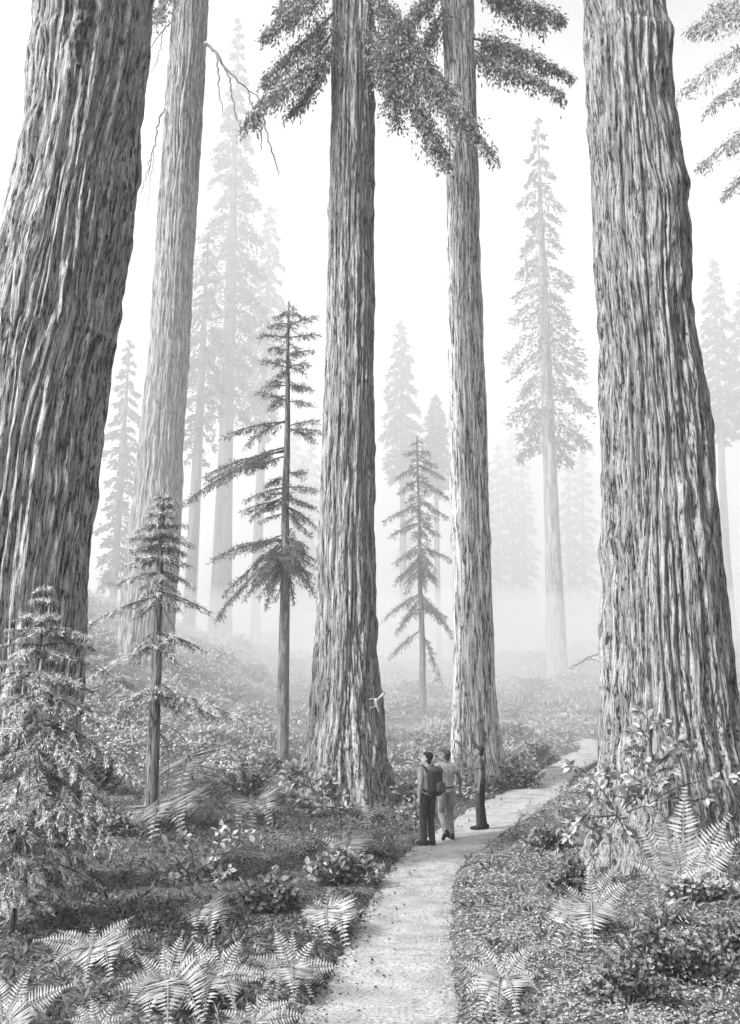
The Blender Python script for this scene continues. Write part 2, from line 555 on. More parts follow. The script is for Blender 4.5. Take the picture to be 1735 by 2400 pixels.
def big_trunk(root, rows, y0, zbase, mat, seg, dz, furrow, spacing, seed, extra=12, twist=0.0, flute=0.0, name='trunk'):
    """rows: (Y, left X, right X) of the outline as seen at distance y0; gives a furrowed trunk of real size"""
    zz, cx, rr = [], [], []
    for Y, xl, xr in rows:
        a, b = at(xl, Y, y0), at(xr, Y, y0)
        zz.append(a[2]); cx.append((a[0] + b[0]) / 2); rr.append((b[0] - a[0]) / 2 * .985)
    o = np.argsort(zz)
    zz, cx, rr = np.array(zz)[o], np.array(cx)[o], np.array(rr)[o]
    sl = (cx[-1] - cx[-3]) / (zz[-1] - zz[-3])
    zz = np.append(zz, zz[-1] + extra)
    cx = np.append(cx, cx[-1] + sl * extra)
    rr = np.append(rr, rr[-1] * .9)
    if zz[0] > zbase - .5:
        zz = np.insert(zz, 0, zbase - .6); cx = np.insert(cx, 0, cx[0]); rr = np.insert(rr, 0, rr[0] * 1.04)
    z = np.arange(max(zz[0], zbase - .6), zz[-1], dz)
    k = max(3, int(.5 / dz) | 1)
    ker = np.hanning(k + 2)[1:-1]; ker /= ker.sum()
    sm = lambda f: np.convolve(np.pad(np.interp(z, zz, f), (k // 2, k // 2), 'edge'), ker, 'valid')
    C, Rr = sm(cx), sm(rr)
    th = np.arange(seg) / seg * 2 * math.pi
    Z, TH = np.meshgrid(z, th, indexing='ij')
    Rm = Rr[:, None]
    warp = (fbm(np.cos(TH) * 2, np.sin(TH) * 2, Z * .35, seed) - .5) * .22 * min(1, .9 / Rr.mean()) + twist * Z
    ta = TH + warp
    kf = 1.0 / spacing
    a = fbm(np.cos(ta) * Rm * kf, np.sin(ta) * Rm * kf, Z * .27, seed + 1, 2)
    ridge = 1 - np.abs(a - .5) * 3.4                      # 1 in the cracks
    crack = np.clip(ridge, 0, 1) ** 2.2
    b2 = fbm(np.cos(ta) * Rm * kf * 2.6, np.sin(ta) * Rm * kf * 2.6, Z * 1.9, seed + 2, 2) - .5
    lump = fbm(np.cos(TH) * 1.3, np.sin(TH) * 1.3, Z * .7, seed + 3, 3) - .5
    plates = fbm(np.cos(ta) * Rm * kf * .8, np.sin(ta) * Rm * kf * .8, Z * 2.4, seed + 4, 2) - .5
    knob = np.maximum(fbm(np.cos(TH) * Rm * 2.2, np.sin(TH) * Rm * 2.2, Z * 1.5, seed + 6, 2) - .60, 0)
    disp = -furrow * crack + furrow * .55 * b2 + lump * Rm * .07 + plates * furrow * .60 + knob * furrow * 2.5
    if flute:
        low = np.exp(-np.maximum(Z - zbase, 0) / 1.7)
        disp = disp + low * flute * Rm * np.cos(TH * 7 + 2.5 * (fbm(np.cos(TH), np.sin(TH), 0, seed + 9) - .5) * 4) * .5
    RR = Rm + disp
    X = C[:, None] + RR * np.cos(TH)
    Yy = y0 + RR * np.sin(TH)
    n = len(z)
    i, j = np.meshgrid(np.arange(n - 1), np.arange(seg), indexing='ij')
    j2 = (j + 1) % seg
    q = np.stack([i * seg + j, i * seg + j2, (i + 1) * seg + j2, (i + 1) * seg + j], -1).reshape(-1, 4)
    g = np.stack([Rm * np.cos(ta), Rm * np.sin(ta), Z], -1).reshape(-1, 3)
    mb = MB().add(np.stack([X, Yy, Z], -1).reshape(-1, 3), q, None, .5, g)
    org = np.array(root.location)
    mb.build(name, mat, root, origin=org)
    t = Trunk()
    t.root, t.y, t.C, t.R, t.z, t.org = root, y0, C, Rr, z, org
    t.cx = lambda h: float(np.interp(h, z, C))
    t.r = lambda h: float(np.interp(h, z, Rr))
    return t

ROWS = {
 'A': [(0, 82, 337), (100, 76, 331), (200, 62, 324), (300, 50, 312), (400, 33, 301), (500, 12, 292), (600, -8, 281), (700, -24, 266), (745, -30, 264), (780, -34, 252), (850, -44, 240), (1000, -62, 219), (1150, -78, 206), (1300, -88, 192), (1420, -95, 186), (1550, -100, 180), (1700, -105, 180), (1850, -112, 182), (1950, -120, 190), (2010, -135, 204)],
 'B': [(0, 385, 463), (200, 368, 453), (400, 355, 441), (600, 341, 430), (800, 328, 420), (850, 321, 416), (1000, 305, 406), (1100, 295, 405), (1200, 283, 400), (1300, 272, 393), (1400, 262, 388), (1460, 255, 388)],
 'C': [(0, 735, 830), (200, 733, 832), (400, 727, 833), (600, 724, 832), (800, 720, 832), (1000, 712, 832), (1200, 703, 831), (1300, 699, 835), (1400, 695, 838), (1500, 690, 844), (1600, 678, 851), (1680, 664, 860), (1740, 655, 870), (1800, 648, 884)],
 'D': [(0, 977, 1050), (200, 984, 1055), (400, 988, 1062), (600, 990, 1066), (700, 993, 1072), (800, 993, 1075), (1000, 996, 1082), (1200, 1000, 1088), (1400, 1003, 1095), (1500, 1003, 1098), (1600, 1000, 1106), (1700, 998, 1118), (1760, 996, 1128)],
 'E': [(0, 1290, 1472), (90, 1297, 1480), (110, 1297, 1488), (200, 1298, 1490), (300, 1302, 1500), (400, 1309, 1514), (425, 1311, 1517), (500, 1315, 1522), (700, 1320, 1540), (900, 1330, 1565), (1000, 1333, 1577), (1200, 1336, 1592), (1400, 1331, 1611), (1500, 1332, 1622), (1600, 1330, 1636), (1700, 1322, 1662), (1800, 1312, 1692), (1900, 1296, 1722), (1960, 1280, 1738)],
}
gA, gC, gD, gE = ground(95, 1990), ground(800, 1796), ground(1062, 1742), ground(1500, 1925)
gB = ground0(325, 1425)
yA, yB, yC, yD, yE = gA[1] + 1.0, 46.0, gC[1] + 1.35, gD[1] + 1.0, gE[1] + 1.65
print('XE', at(1505, 1925, gE[1]), gE); print('DIST A %.1f B %.1f (ray %.1f) C %.1f D %.1f E %.1f' % (yA, yB, gB[1], yC, yD, yE))

def redwood(label, key, y0, *a, **k):
    xb = at((ROWS[key][-1][1] + ROWS[key][-1][2]) / 2, ROWS[key][-1][0], y0)
    zb = hpt(xb[0], y0)
    root = thing('redwood_tree', label, 'tree', (xb[0], y0, zb), 'giant redwood trees')
    return big_trunk(root, ROWS[key], y0, zb, *a, **k)

TA = redwood('massive leaning redwood with deep furrows and a gnarled scar, behind the small bushy fir', 'A', yA, M['bark_ridged'], 420, .045, .105, .105, 1, twist=-.035, flute=.14)
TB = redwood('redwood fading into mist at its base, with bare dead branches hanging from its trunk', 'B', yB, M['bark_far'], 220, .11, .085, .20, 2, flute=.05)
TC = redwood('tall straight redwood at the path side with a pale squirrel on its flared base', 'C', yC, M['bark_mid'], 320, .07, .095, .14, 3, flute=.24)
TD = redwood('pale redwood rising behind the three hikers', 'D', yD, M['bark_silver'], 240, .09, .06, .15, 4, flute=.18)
TE = redwood('massive redwood with broad ridged bark behind the leafy rhododendron and ferns', 'E', yE, M['bark_near'], 420, .045, .110, .125, 5, flute=.16)

# gnarled scar high on the leaning redwood
def scar():
    nz, na = 90, 40
    rows = []
    for k, f in enumerate(np.linspace(0, 1, nz)):
        Y = -30 + 265 * f
        X = 226 - 14 * f + 7 * math.sin(f * 13)
        p = at(X, Y, yA)
        c, r = TA.cx(p[2]), TA.r(p[2])
        w = (.20 * (1 - f) ** .7 + .03) * (1 if f > .02 else .2)
        for a in np.linspace(0, 2 * math.pi, na, endpoint=False):
            q = 1 + (fbm(math.cos(a) * 1.6 + f * 3, math.sin(a) * 1.6, f * 16, 9) - .5) * 1.3
            x = p[0] + math.cos(a) * w * q
            dx = np.clip(x - c, -r, r)
            yy = yA - math.sqrt(max(r * r - dx * dx, .01))
            rows.append((x, yy + .06 + math.sin(a) * (w * .75 + .05) * q, p[2]))
    v = np.array(rows)
    i, j = np.meshgrid(np.arange(nz - 1), np.arange(na), indexing='ij')
    q = np.stack([i * na + j, i * na + (j + 1) % na, (i + 1) * na + (j + 1) % na, (i + 1) * na + j], -1).reshape(-1, 4)
    MB().add(v, q, None, .5, v * [1, 1, .6]).build('bark_scar', bark_mat('gnarled_bark', .01, .26, 30), TA.root, origin=TA.org)
scar()

# ------------------------------------------------------------------ boughs of broad sprays hanging from the redwoods
def bough(T, name, pts, depth, n, leaf, spread, hang, seed, mat='bough', thick=.05, barkm=None, twigs=26, t0=.06):
    """pts: (X, Y) of the limb from trunk to tip; depth: how far its tip leans towards (-) or from the camera"""
    rng = np.random.default_rng(seed)
    P = []
    for k, (X, Y) in enumerate(pts):
        f = k / (len(pts) - 1)
        P.append(at(X, Y, T.y - .3 + depth * f))
    P = np.array(P)
    curve = catmull(P, 8)
    L = np.linalg.norm(curve[-1] - curve[0])
    wood = MB()
    m = len(curve)
    tube(wood, curve, np.linspace(thick, thick * .2, m), 6)
    fol = MB()
    tt = np.linspace(t0, 1, twigs) + rng.normal(size=twigs) * .01
    for k, t in enumerate(np.clip(tt, 0, 1)):
        f = t * (m - 1)
        i = min(int(f), m - 2)
        base = curve[i] + (curve[i + 1] - curve[i]) * (f - i)
        ax = unit(curve[i + 1] - curve[i])
        side = unit(np.cross(ax, [0, 0, 1])) * (1 if k % 2 else -1)
        wdt = L * spread * (1.05 - .65 * t) * (.6 + .7 * rng.random())
        dn = unit(ax * (.55 + .4 * rng.random()) + side * (.35 + .65 * rng.random()) + np.array([0, 0, -1]) * hang * (.4 + rng.random()))
        tip = base + dn * wdt
        ctrl = (base + tip) / 2 + np.array([0, 0, .12 * wdt])
        tw = bez(base, ctrl, tip, 6)
        tube(wood, tw, np.linspace(thick * .28, thick * .08, 6), 4)
        nl = max(4, int(n / twigs * wdt / (L * spread) * 2.7))
        u = rng.random(nl) ** .8
        idx = np.minimum((u * 5).astype(int), 4)
        fr = u * 5 - idx
        pos = tw[idx] + (tw[idx + 1] - tw[idx]) * fr[:, None] + rng.normal(size=(nl, 3)) * wdt * .17
        dr = unit(tw[idx + 1] - tw[idx]) * .7 + rng.normal(size=(nl, 3)) * .55 + np.array([0, 0, -.55 * hang])
        ll = leaf * (.6 + .8 * rng.random(nl))
        blades(fol, pos, dr, ll, ll * .17, rng.random(nl) ** 1.2, rng, .5)
    org = T.org
    br = wood.build('branch', barkm or M['stem'], T.root, origin=org)
    fo = fol.build('foliage', M[mat], None, smooth=False, origin=org)
    fo.parent = br
    return br

lc = 5.2 / 902 * yC
# left of the tall straight redwood
bough(TC, 'b', [(738, -60), (690, -10), (640, 30), (590, 70)], -1.5, 1500, lc, .26, .8, 11)
bough(TC, 'b', [(738, 30), (690, 80), (630, 130), (590, 175)], -1.0, 1300, lc, .26, .8, 12)
bough(TC, 'b', [(738, 70), (680, 150), (610, 205), (556, 262)], -2.0, 1500, lc, .22, .7, 13)
bough(TC, 'b', [(735, 110), (700, 170), (675, 215), (640, 250)], -.6, 700, lc, .24, .8, 14)
bough(TC, 'b', [(738, -120), (700, -60), (650, -10), (620, 20)], .5, 900, lc, .3, .8, 15)
# right of it
bough(TC, 'b', [(826, 20), (900, 110), (985, 215), (1082, 322)], -2.5, 3000, lc, .20, .9, 16, thick=.07, twigs=40)
bough(TC, 'b', [(826, 60), (880, 160), (940, 260), (985, 350)], -1.6, 2600, lc, .22, .9, 17, thick=.07, twigs=36)
bough(TC, 'b', [(826, -30), (870, 30), (930, 110), (1000, 200)], -1.0, 1900, lc, .20, .9, 18, twigs=30)
bough(TC, 'b', [(828, 90), (850, 150), (870, 210), (880, 275)], -.8, 900, lc, .26, .8, 19)
ld = 5.0 / 902 * yD
bough(TD, 'b', [(1048, 85), (1110, 100), (1180, 125), (1262, 165)], -1.0, 1900, ld, .24, .9, 21, twigs=34)
bough(TD, 'b', [(1048, 110), (1100, 140), (1170, 165), (1240, 205)], -2.0, 1300, ld, .22, .9, 22)
bough(TD, 'b', [(1048, -60), (1110, -20), (1180, 10), (1245, 40)], -1.0, 1900, ld, .26, .9, 23, twigs=32)
bough(TD, 'b', [(1048, -90), (1090, -30), (1140, 20), (1200, 55)], -.6, 1000, ld, .24, .9, 24)
bough(TD, 'b', [(985, -60), (950, -10), (915, 30), (885, 60)], -.8, 1300, ld, .28, .9, 25)
bough(TD, 'b', [(985, 20), (955, 70), (940, 120), (920, 165)], -.6, 1000, ld, .24, .9, 26)

# bare dead branches of the misty redwood
def dead_branch(T, segs, r=.05, mat='bark_thin', depth=-.6, parent=None):
    mb = MB()
    for k, pts in enumerate(segs):
        P = catmull(np.array([at(X, Y, T.y - .9 + depth * i / len(pts)) for i, (X, Y) in enumerate(pts)]), 6)
        rng = np.random.default_rng(k + int(pts[0][0]))
        P[1:] += rng.normal(size=(len(P) - 1, 3)) * .04
        tube(mb, P, np.linspace(r if k == 0 else r * .5, r * .2, len(P)), 5)
    return mb.build('dead_branch', M[mat], T.root, origin=T.org)

dead_branch(TB, [[(455, 95), (478, 112), (495, 145), (530, 182), (575, 215)], [(497, 150), (508, 175), (515, 215), (522, 255), (536, 290)], [(480, 120), (484, 160), (486, 205), (494, 245)],
                 [(570, 212), (585, 270), (598, 320), (612, 365), (620, 388)], [(585, 272), (578, 300), (580, 330)], [(550, 198), (556, 225), (562, 240)]], r=.12, mat='bark_pine')
dead_branch(TB, [[(378, 48), (362, 68), (345, 90), (330, 118)], [(362, 68), (355, 105), (345, 145), (328, 170)]], r=.06, mat='bark_pine')
dead_branch(TB, [[(365, 240), (352, 270), (343, 320), (332, 370), (318, 415)], [(343, 320), (340, 365), (332, 400), (330, 450)], [(336, 345), (322, 395), (308, 440)]], r=.06, mat='bark_pine')
bough(TB, 'b', [(380, -30), (368, -5), (355, 15), (348, 38)], -.6, 260, 6.0 / 902 * yB, .6, .8, 28)

# ------------------------------------------------------------------ conifers far off
def far_conifer(label, apex, base, y0, crown, trunk_w, seed, mat='needle_far', bark='bark_pale', dens=1.0, droop=.45, group='pale conifers in the mist', stroke=5.0, gaps=.0, br_n=None):
    """apex/base: pixels of top and foot; crown: (Y, half width px); trunk_w: (Y, width px)"""
    rng = np.random.default_rng(seed)
    pa, pb = at(apex[0], apex[1], y0), at(base[0], base[1], y0)
    zg = hpt(pb[0], y0)
    zb = min(pb[2], zg)
    root = thing('conifer_tree', label, 'tree', (pb[0], y0, zb), group)
    org = np.array(root.location)
    zz = np.linspace(zb - .4, pa[2], 26)
    f = (zz - pb[2]) / (pa[2] - pb[2])
    cx = pb[0] + (pa[0] - pb[0]) * np.clip(f, 0, 1)
    Ys = np.array([c[0] for c in trunk_w]); Ws = np.array([c[1] for c in trunk_w], float)
    ztr = np.array([at(apex[0], Y, y0)[2] for Y in Ys])
    o = np.argsort(ztr)
    sc = np.linalg.norm(at(1, base[1], y0) - at(0, base[1], y0))
    rr = np.interp(zz, ztr[o], Ws[o]) * sc / 2
    rr[zz < zb + 1.0] *= 1.15
    mb = MB()
    tube(mb, np.stack([cx, np.full_like(cx, y0), zz], -1), np.maximum(rr, .03), 14)
    wood = mb
    cz = np.array([at(apex[0], Y, y0)[2] for Y, w in crown]); cw = np.array([w for Y, w in crown], float) * sc
    o = np.argsort(cz)
    cz, cw = cz[o], cw[o]
    zlo, zhi = cz[0], cz[-1]
    Lf = stroke / 902 * y0
    nb = br_n or int(70 * dens)
    fol = MB()
    for k in range(nb):
        h = zlo + (zhi - zlo) * ((k + rng.random()) / nb)
        w = float(np.interp(h, cz, cw)) * (.65 + .5 * rng.random())
        if w < .05 or rng.random() < gaps:
            continue
        az = k * 2.399 + rng.random() * .8
        dv = np.array([math.cos(az), math.sin(az), 0])
        c0 = np.array([np.interp(h, zz, cx), y0, h])
        dr = droop * (.6 + .8 * rng.random())
        tip = c0 + dv * w + np.array([0, 0, -dr * w])
        cv = bez(c0, c0 + dv * w * .5 + np.array([0, 0, .06 * w]), tip, 6)
        tube(wood, cv, np.linspace(.05, .015, 6) * (y0 / 80), 4)
        nl = int(10 + 34 * w / Lf * dens * .6)
        u = .12 + .88 * rng.random(nl) ** .75
        i = np.minimum((u * 5).astype(int), 4)
        pos = cv[i] + (cv[i + 1] - cv[i]) * (u * 5 - i)[:, None]
        sd = np.cross(dv, [0, 0, 1])
        lat = rng.normal(size=nl) * w * .20 * (1.15 - .6 * u)
        pos = pos + sd * lat[:, None] + dv * (rng.normal(size=nl) * w * .04)[:, None]
        pos[:, 2] -= np.abs(lat) * .5 + np.abs(rng.normal(size=nl)) * w * .10
        ddir = dv * .7 + sd * np.sign(lat)[:, None] * .5 + np.array([0, 0, -.55]) + rng.normal(size=(nl, 3)) * .35
        ll = Lf * (.6 + .8 * rng.random(nl))
        blades(fol, pos, ddir, ll, ll * .20, rng.random(nl), rng, .5)
    # the leader
    nl = 30
    u = rng.random(nl)
    pos = np.stack([np.full(nl, pa[0]), np.full(nl, y0), pa[2] - u * (zhi - zlo) * .06], -1)
    blades(fol, pos, rng.normal(size=(nl, 3)) + [0, 0, .5], Lf * .7, Lf * .14, rng.random(nl), rng)
    cr = fol.build('crown', M[mat], root, smooth=False, origin=org)
    wood.build('trunk', M[bark], root, origin=org)
    return root

far_conifer('tall grey conifer with bare lower trunk standing just beside the massive ridged redwood', (1190, 258), (1237, 1545), 78, [(258, 4), (330, 28), (400, 48), (500, 58), (600, 78), (700, 92), (800, 108), (880, 112), (950, 95), (1000, 60)],
            [(258, 3), (500, 14), (600, 20), (800, 28), (1000, 31), (1200, 36), (1400, 44), (1545, 56)], 101, 'needle_mid', 'bark_pine', 1.0, .62, stroke=5, br_n=64)
far_conifer('tallest pale conifer, its faint crown rising between the misty redwood and the straight one', (530, 42), (488, 1392), 92, [(42, 3), (130, 18), (200, 28), (300, 58), (450, 75), (550, 95), (650, 112), (750, 120), (850, 95), (900, 60)],
            [(42, 3), (400, 16), (600, 24), (800, 30), (1000, 34), (1200, 42), (1392, 52)], 102, dens=1.3, droop=.65)
far_conifer('faint narrow conifer close behind the tallest pale one', (600, 455), (570, 1250), 108, [(455, 3), (520, 22), (600, 40), (700, 58), (800, 66), (900, 50), (960, 20)],
            [(455, 2), (700, 10), (900, 15), (1100, 20), (1250, 22)], 103, droop=.6)
far_conifer('thin pale conifer between the leaning redwood and the misty redwood', (288, 752), (248, 1380), 84, [(752, 3), (820, 22), (900, 36), (1000, 44), (1100, 40), (1200, 50), (1300, 40)],
            [(752, 3), (1000, 12), (1200, 16), (1380, 18)], 104, droop=.5)
far_conifer('pale slim trunk with ragged lower limbs right beside the misty redwood', (462, 520), (424, 1285), 82, [(520, 3), (620, 30), (720, 48), (850, 55), (950, 45), (1020, 20)],
            [(520, 3), (800, 16), (1000, 22), (1285, 28)], 105, dens=.7, droop=.7)
far_conifer('small faint conifer seen between the two straight redwoods, higher of the pair', (888, 712), (893, 1180), 118, [(712, 3), (780, 22), (850, 34), (920, 42), (990, 44), (1060, 30)],
            [(712, 2), (900, 8), (1180, 14)], 106, droop=.5)
far_conifer('small faint conifer touching the pale redwood behind the hikers, lower of the pair', (965, 876), (968, 1200), 114, [(876, 3), (920, 18), (970, 30), (1030, 38), (1090, 25)],
            [(876, 2), (1000, 8), (1200, 12)], 107, droop=.5)
far_conifer('pale conifer beyond the massive ridged redwood at the picture edge', (1580, 575), (1608, 1240), 114, [(575, 3), (640, 18), (720, 34), (800, 46), (870, 50), (930, 35), (980, 15)],
            [(575, 2), (800, 9), (1000, 14), (1240, 20)], 108, droop=.55)
far_conifer('faint conifer cut by the picture edge beyond the massive ridged redwood', (1652, 590), (1662, 1240), 120, [(590, 3), (660, 26), (760, 46), (860, 56), (960, 40)],
            [(590, 3), (1000, 16), (1240, 20)], 109, droop=.5)
rngN = random.Random(5)
for k, (X, Y) in enumerate([(1103, 985), (1133, 958), (1160, 1010), (1262, 1000), (1290, 985), (690, 960), (672, 1010), (655, 940), (1078, 1020), (910, 1010)]):
    far_conifer('tiny ghostly conifer in the misty tree line far behind', (X, Y), (X + rngN.uniform(-4, 4), 1215), 162 + rngN.uniform(-8, 14), [(Y, 3), (Y + 40, 12), (Y + 90, 19), (Y + 150, 26), (1400, 36)],
                [(Y, 2), (1215, 8)], 120 + k, dens=.8, droop=.4, group='ghostly conifers of the far tree line', stroke=4.5)

# tree standing outside the frame whose pale boughs reach in
def offframe_tree():
    y0 = 44.0
    p = at(1790, 1600, y0)
    z = hpt(p[0], y0)
    root = thing('redwood_tree', 'tree just beyond the picture edge, only its pale feathery boughs reaching in', 'tree', (p[0], y0, z), 'giant redwood trees')
    T = big_trunk(root, [(-300, 1755, 1830), (500, 1750, 1840), (1200, 1745, 1860), (1600, 1740, 1880)], y0, z, M['bark_far'], 120, .14, .06, .2, 61)
    l = 5.2 / 902 * y0
    for k, pts in enumerate([[(1770, -20), (1680, 10), (1600, 40), (1530, 60)], [(1770, 40), (1690, 80), (1600, 130), (1508, 205)], [(1770, 90), (1700, 140), (1640, 180), (1580, 225)],
                             [(1770, -90), (1700, -50), (1640, -10), (1570, 20)], [(1770, 260), (1700, 270), (1630, 300), (1552, 365)], [(1770, 300), (1720, 330), (1660, 370), (1610, 425)]]):
        bough(T, 'b', pts, -1.0, 560, l, .22, .8, 63 + k, mat='bough_pale', twigs=20, t0=.2)
offframe_tree()

# ------------------------------------------------------------------ young firs
def young_fir(name, label, base, apex, y0, wpx, branches, fill, seed, mat, stroke, bend=0.0, dead=(), width=.17, mat2=None, sag=.10, hang=.55, dens=1.0, tw=1.0):
    """branches: (Y on the trunk, tip X, tip Y[, depth]); fill: (Ytop, Ybottom, half width, count) of whorls all round"""
    rng = np.random.default_rng(seed)
    pb, pa = at(base[0], base[1], y0), at(apex[0], apex[1], y0)
    root = thing(name, label, 'tree', (pb[0], y0, hpt(pb[0], y0)), 'young firs')
    org = np.array(root.location)
    sc = np.linalg.norm(at(1, base[1], y0) - at(0, base[1], y0))
    n = 40
    f = np.linspace(0, 1, n)
    zz = pb[2] + (pa[2] - pb[2]) * f
    zz[0] = min(zz[0], org[2]) - .3
    cx = pb[0] + (pa[0] - pb[0]) * (f + bend * np.sin(f * math.pi)) + (fbm(f * 9, 0 * f, 0, seed) - .5) * .06
    rr = (wpx * sc / 2) * np.clip(1.12 - f, .06, 1) ** .8
    rr[0] *= 1.3
    mb = MB()
    tube(mb, np.stack([cx, np.full(n, y0), zz], -1), rr, 14)
    wood, fol, fol2 = mb, MB(), MB()
    Lf = stroke / 902 * y0
    todo = []
    for b in branches:
        Y, X2, Y2 = b[:3]
        z = at(apex[0], Y, y0)[2]
        s = np.array([np.interp(z, zz, cx), y0, z])
        dep = b[3] if len(b) > 3 else rng.uniform(-.35, .35)
        t = at(X2, Y2, y0)
        L = np.linalg.norm(t - s)
        t = at(X2, Y2, y0 + dep * L)
        todo.append((s, t, 1.0))
    for (Y1, Y2, w1, w2, cnt, drp) in fill:
        for k in range(cnt):
            fr = (k + rng.random()) / cnt
            Y = Y1 + (Y2 - Y1) * fr
            z = at(apex[0], Y, y0)[2]
            w = (w1 + (w2 - w1) * fr) * sc * (.7 + .45 * rng.random())
            az = k * 2.399 + rng.random()
            s = np.array([np.interp(z, zz, cx), y0, z])
            todo.append((s, s + np.array([math.cos(az) * w, math.sin(az) * w, -drp * w * (.6 + .8 * rng.random())]), .8))
    for (s, t, q) in todo:
        d = t - s
        L = np.linalg.norm(d)
        hz = unit(np.array([d[0], d[1], 0]))
        c = (s + t) / 2 + np.array([0, 0, L * sag])
        cv = bez(s, c, t, 9)
        r0 = min(.035, .012 + .012 * L) * (y0 / 22) ** .5
        tube(wood, cv, np.linspace(r0, r0 * .25, 9), 5)
        sd = unit(np.cross(hz, [0, 0, 1]))
        nt = max(5, int((9 + L * 7) * tw))
        for k in range(nt):
            u = .14 + .86 * (k + rng.random()) / nt
            i = min(int(u * 8), 7)
            p = cv[i] + (cv[i + 1] - cv[i]) * (u * 8 - i)
            ax = unit(cv[i + 1] - cv[i])
            wd = L * width * (1.2 - .8 * u) * (.55 + .8 * rng.random()) + Lf * .6
            sg = 1 if rng.random() < .5 else -1
            dn = unit(ax * .8 + sd * sg * (.3 + .7 * rng.random()) + np.array([0, 0, -hang * (.3 + rng.random())]))
            nl = max(4, int(3.2 * dens * wd / Lf * 2.4 * q))
            v = rng.random(nl)
            pos = p + dn * (v * wd)[:, None] + rng.normal(size=(nl, 3)) * Lf * .16
            dr = dn * .9 + rng.normal(size=(nl, 3)) * .55
            ll = Lf * (.6 + .7 * rng.random(nl))
            tgt, face = fol, None
            if mat2 is not None and rng.random() < .55:  # paler needles laid on top paint the light on the boughs
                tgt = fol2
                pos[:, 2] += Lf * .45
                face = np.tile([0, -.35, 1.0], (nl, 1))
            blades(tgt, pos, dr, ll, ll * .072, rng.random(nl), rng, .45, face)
    for pts in dead:
        P = catmull(np.array([at(X, Y, y0 - .1 * i) for i, (X, Y) in enumerate(pts)]), 5)
        tube(wood, P, np.linspace(.018, .005, len(P)), 4)
    cr = fol.build('crown', M[mat], root, smooth=False, origin=org)
    if mat2 is not None:
        x = fol2.build('painted_lit_tops', M[mat2], None, smooth=False, origin=org)
        x.parent = cr
    wood.build('trunk', M['bark_thin'], root, origin=org)
    return root

gP, gR, gQ = ground0(625, 1685), ground0(333, 1800), ground0(938, 1600)
yP, yR, yQ, yS = gP[1], gR[1], gQ[1], 11.0
print('DIST P %.1f R %.1f Q %.1f' % (yP, yR, yQ))
young_fir('young_fir', 'thin dark young fir with long lopsided branches, just left of the tall straight redwood', (626, 1690), (640, 668), yP, 27,
  [(690, 612, 702), (690, 668, 700), (722, 700, 702), (725, 600, 722), (748, 577, 745), (750, 702, 742), (775, 600, 772), (790, 690, 775), (815, 585, 800), (815, 680, 805), (850, 600, 845), (855, 690, 860), (890, 575, 868), (890, 690, 895), (880, 600, 905),
   (935, 505, 962, -.3), (930, 545, 985, .2), (945, 702, 932), (955, 712, 955), (948, 695, 972),
   (990, 470, 1062, -.2), (995, 412, 1110, -.35), (1000, 455, 1052, .3), (1010, 560, 1040),
   (1050, 675, 1045), (1060, 590, 1075), (1080, 545, 1108), (1080, 702, 1085), (1100, 560, 1145), (1105, 700, 1125), (1120, 700, 1165), (1130, 685, 1185), (1110, 540, 1130),
   (1195, 475, 1235, -.3), (1200, 520, 1210), (1205, 500, 1312, .2), (1215, 480, 1368, -.4), (1200, 560, 1290), (1210, 695, 1238), (1215, 690, 1290), (1225, 695, 1315), (1230, 590, 1340), (1220, 650, 1330), (1240, 545, 1320), (1190, 680, 1210)],
  [(675, 880, 10, 62, 20, .15), (1040, 1160, 45, 62, 12, .35), (1180, 1260, 60, 85, 26, .7)], 201, 'needle_dark', 5.2, dens=1.15)
young_fir('young_fir', 'young fir with upper boughs painted pale as lit and bare dead twigs, before the misty redwood', (333, 1812), (362, 1080), yR, 31,
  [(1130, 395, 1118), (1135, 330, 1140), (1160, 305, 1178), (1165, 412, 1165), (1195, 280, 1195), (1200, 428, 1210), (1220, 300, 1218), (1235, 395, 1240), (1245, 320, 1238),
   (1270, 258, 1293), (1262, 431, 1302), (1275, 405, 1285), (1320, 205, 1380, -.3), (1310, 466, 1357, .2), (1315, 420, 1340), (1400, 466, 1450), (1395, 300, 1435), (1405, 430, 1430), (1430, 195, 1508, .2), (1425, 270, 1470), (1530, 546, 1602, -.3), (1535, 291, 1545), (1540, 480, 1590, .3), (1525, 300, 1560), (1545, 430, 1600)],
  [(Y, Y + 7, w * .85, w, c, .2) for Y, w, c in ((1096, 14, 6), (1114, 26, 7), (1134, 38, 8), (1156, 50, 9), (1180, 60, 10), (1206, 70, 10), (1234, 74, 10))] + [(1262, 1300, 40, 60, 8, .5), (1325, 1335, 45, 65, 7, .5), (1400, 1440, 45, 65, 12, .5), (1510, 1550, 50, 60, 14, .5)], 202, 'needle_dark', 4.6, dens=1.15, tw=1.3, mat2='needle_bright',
  dead=[[(350, 1600), (385, 1615), (410, 1640), (425, 1665)], [(345, 1610), (372, 1660), (372, 1735), (365, 1770)], [(345, 1615), (370, 1640), (395, 1690), (420, 1720)], [(340, 1560), (275, 1555), (268, 1590)], [(352, 1330), (375, 1370), (390, 1400)], [(350, 1420), (380, 1460), (392, 1480)]])
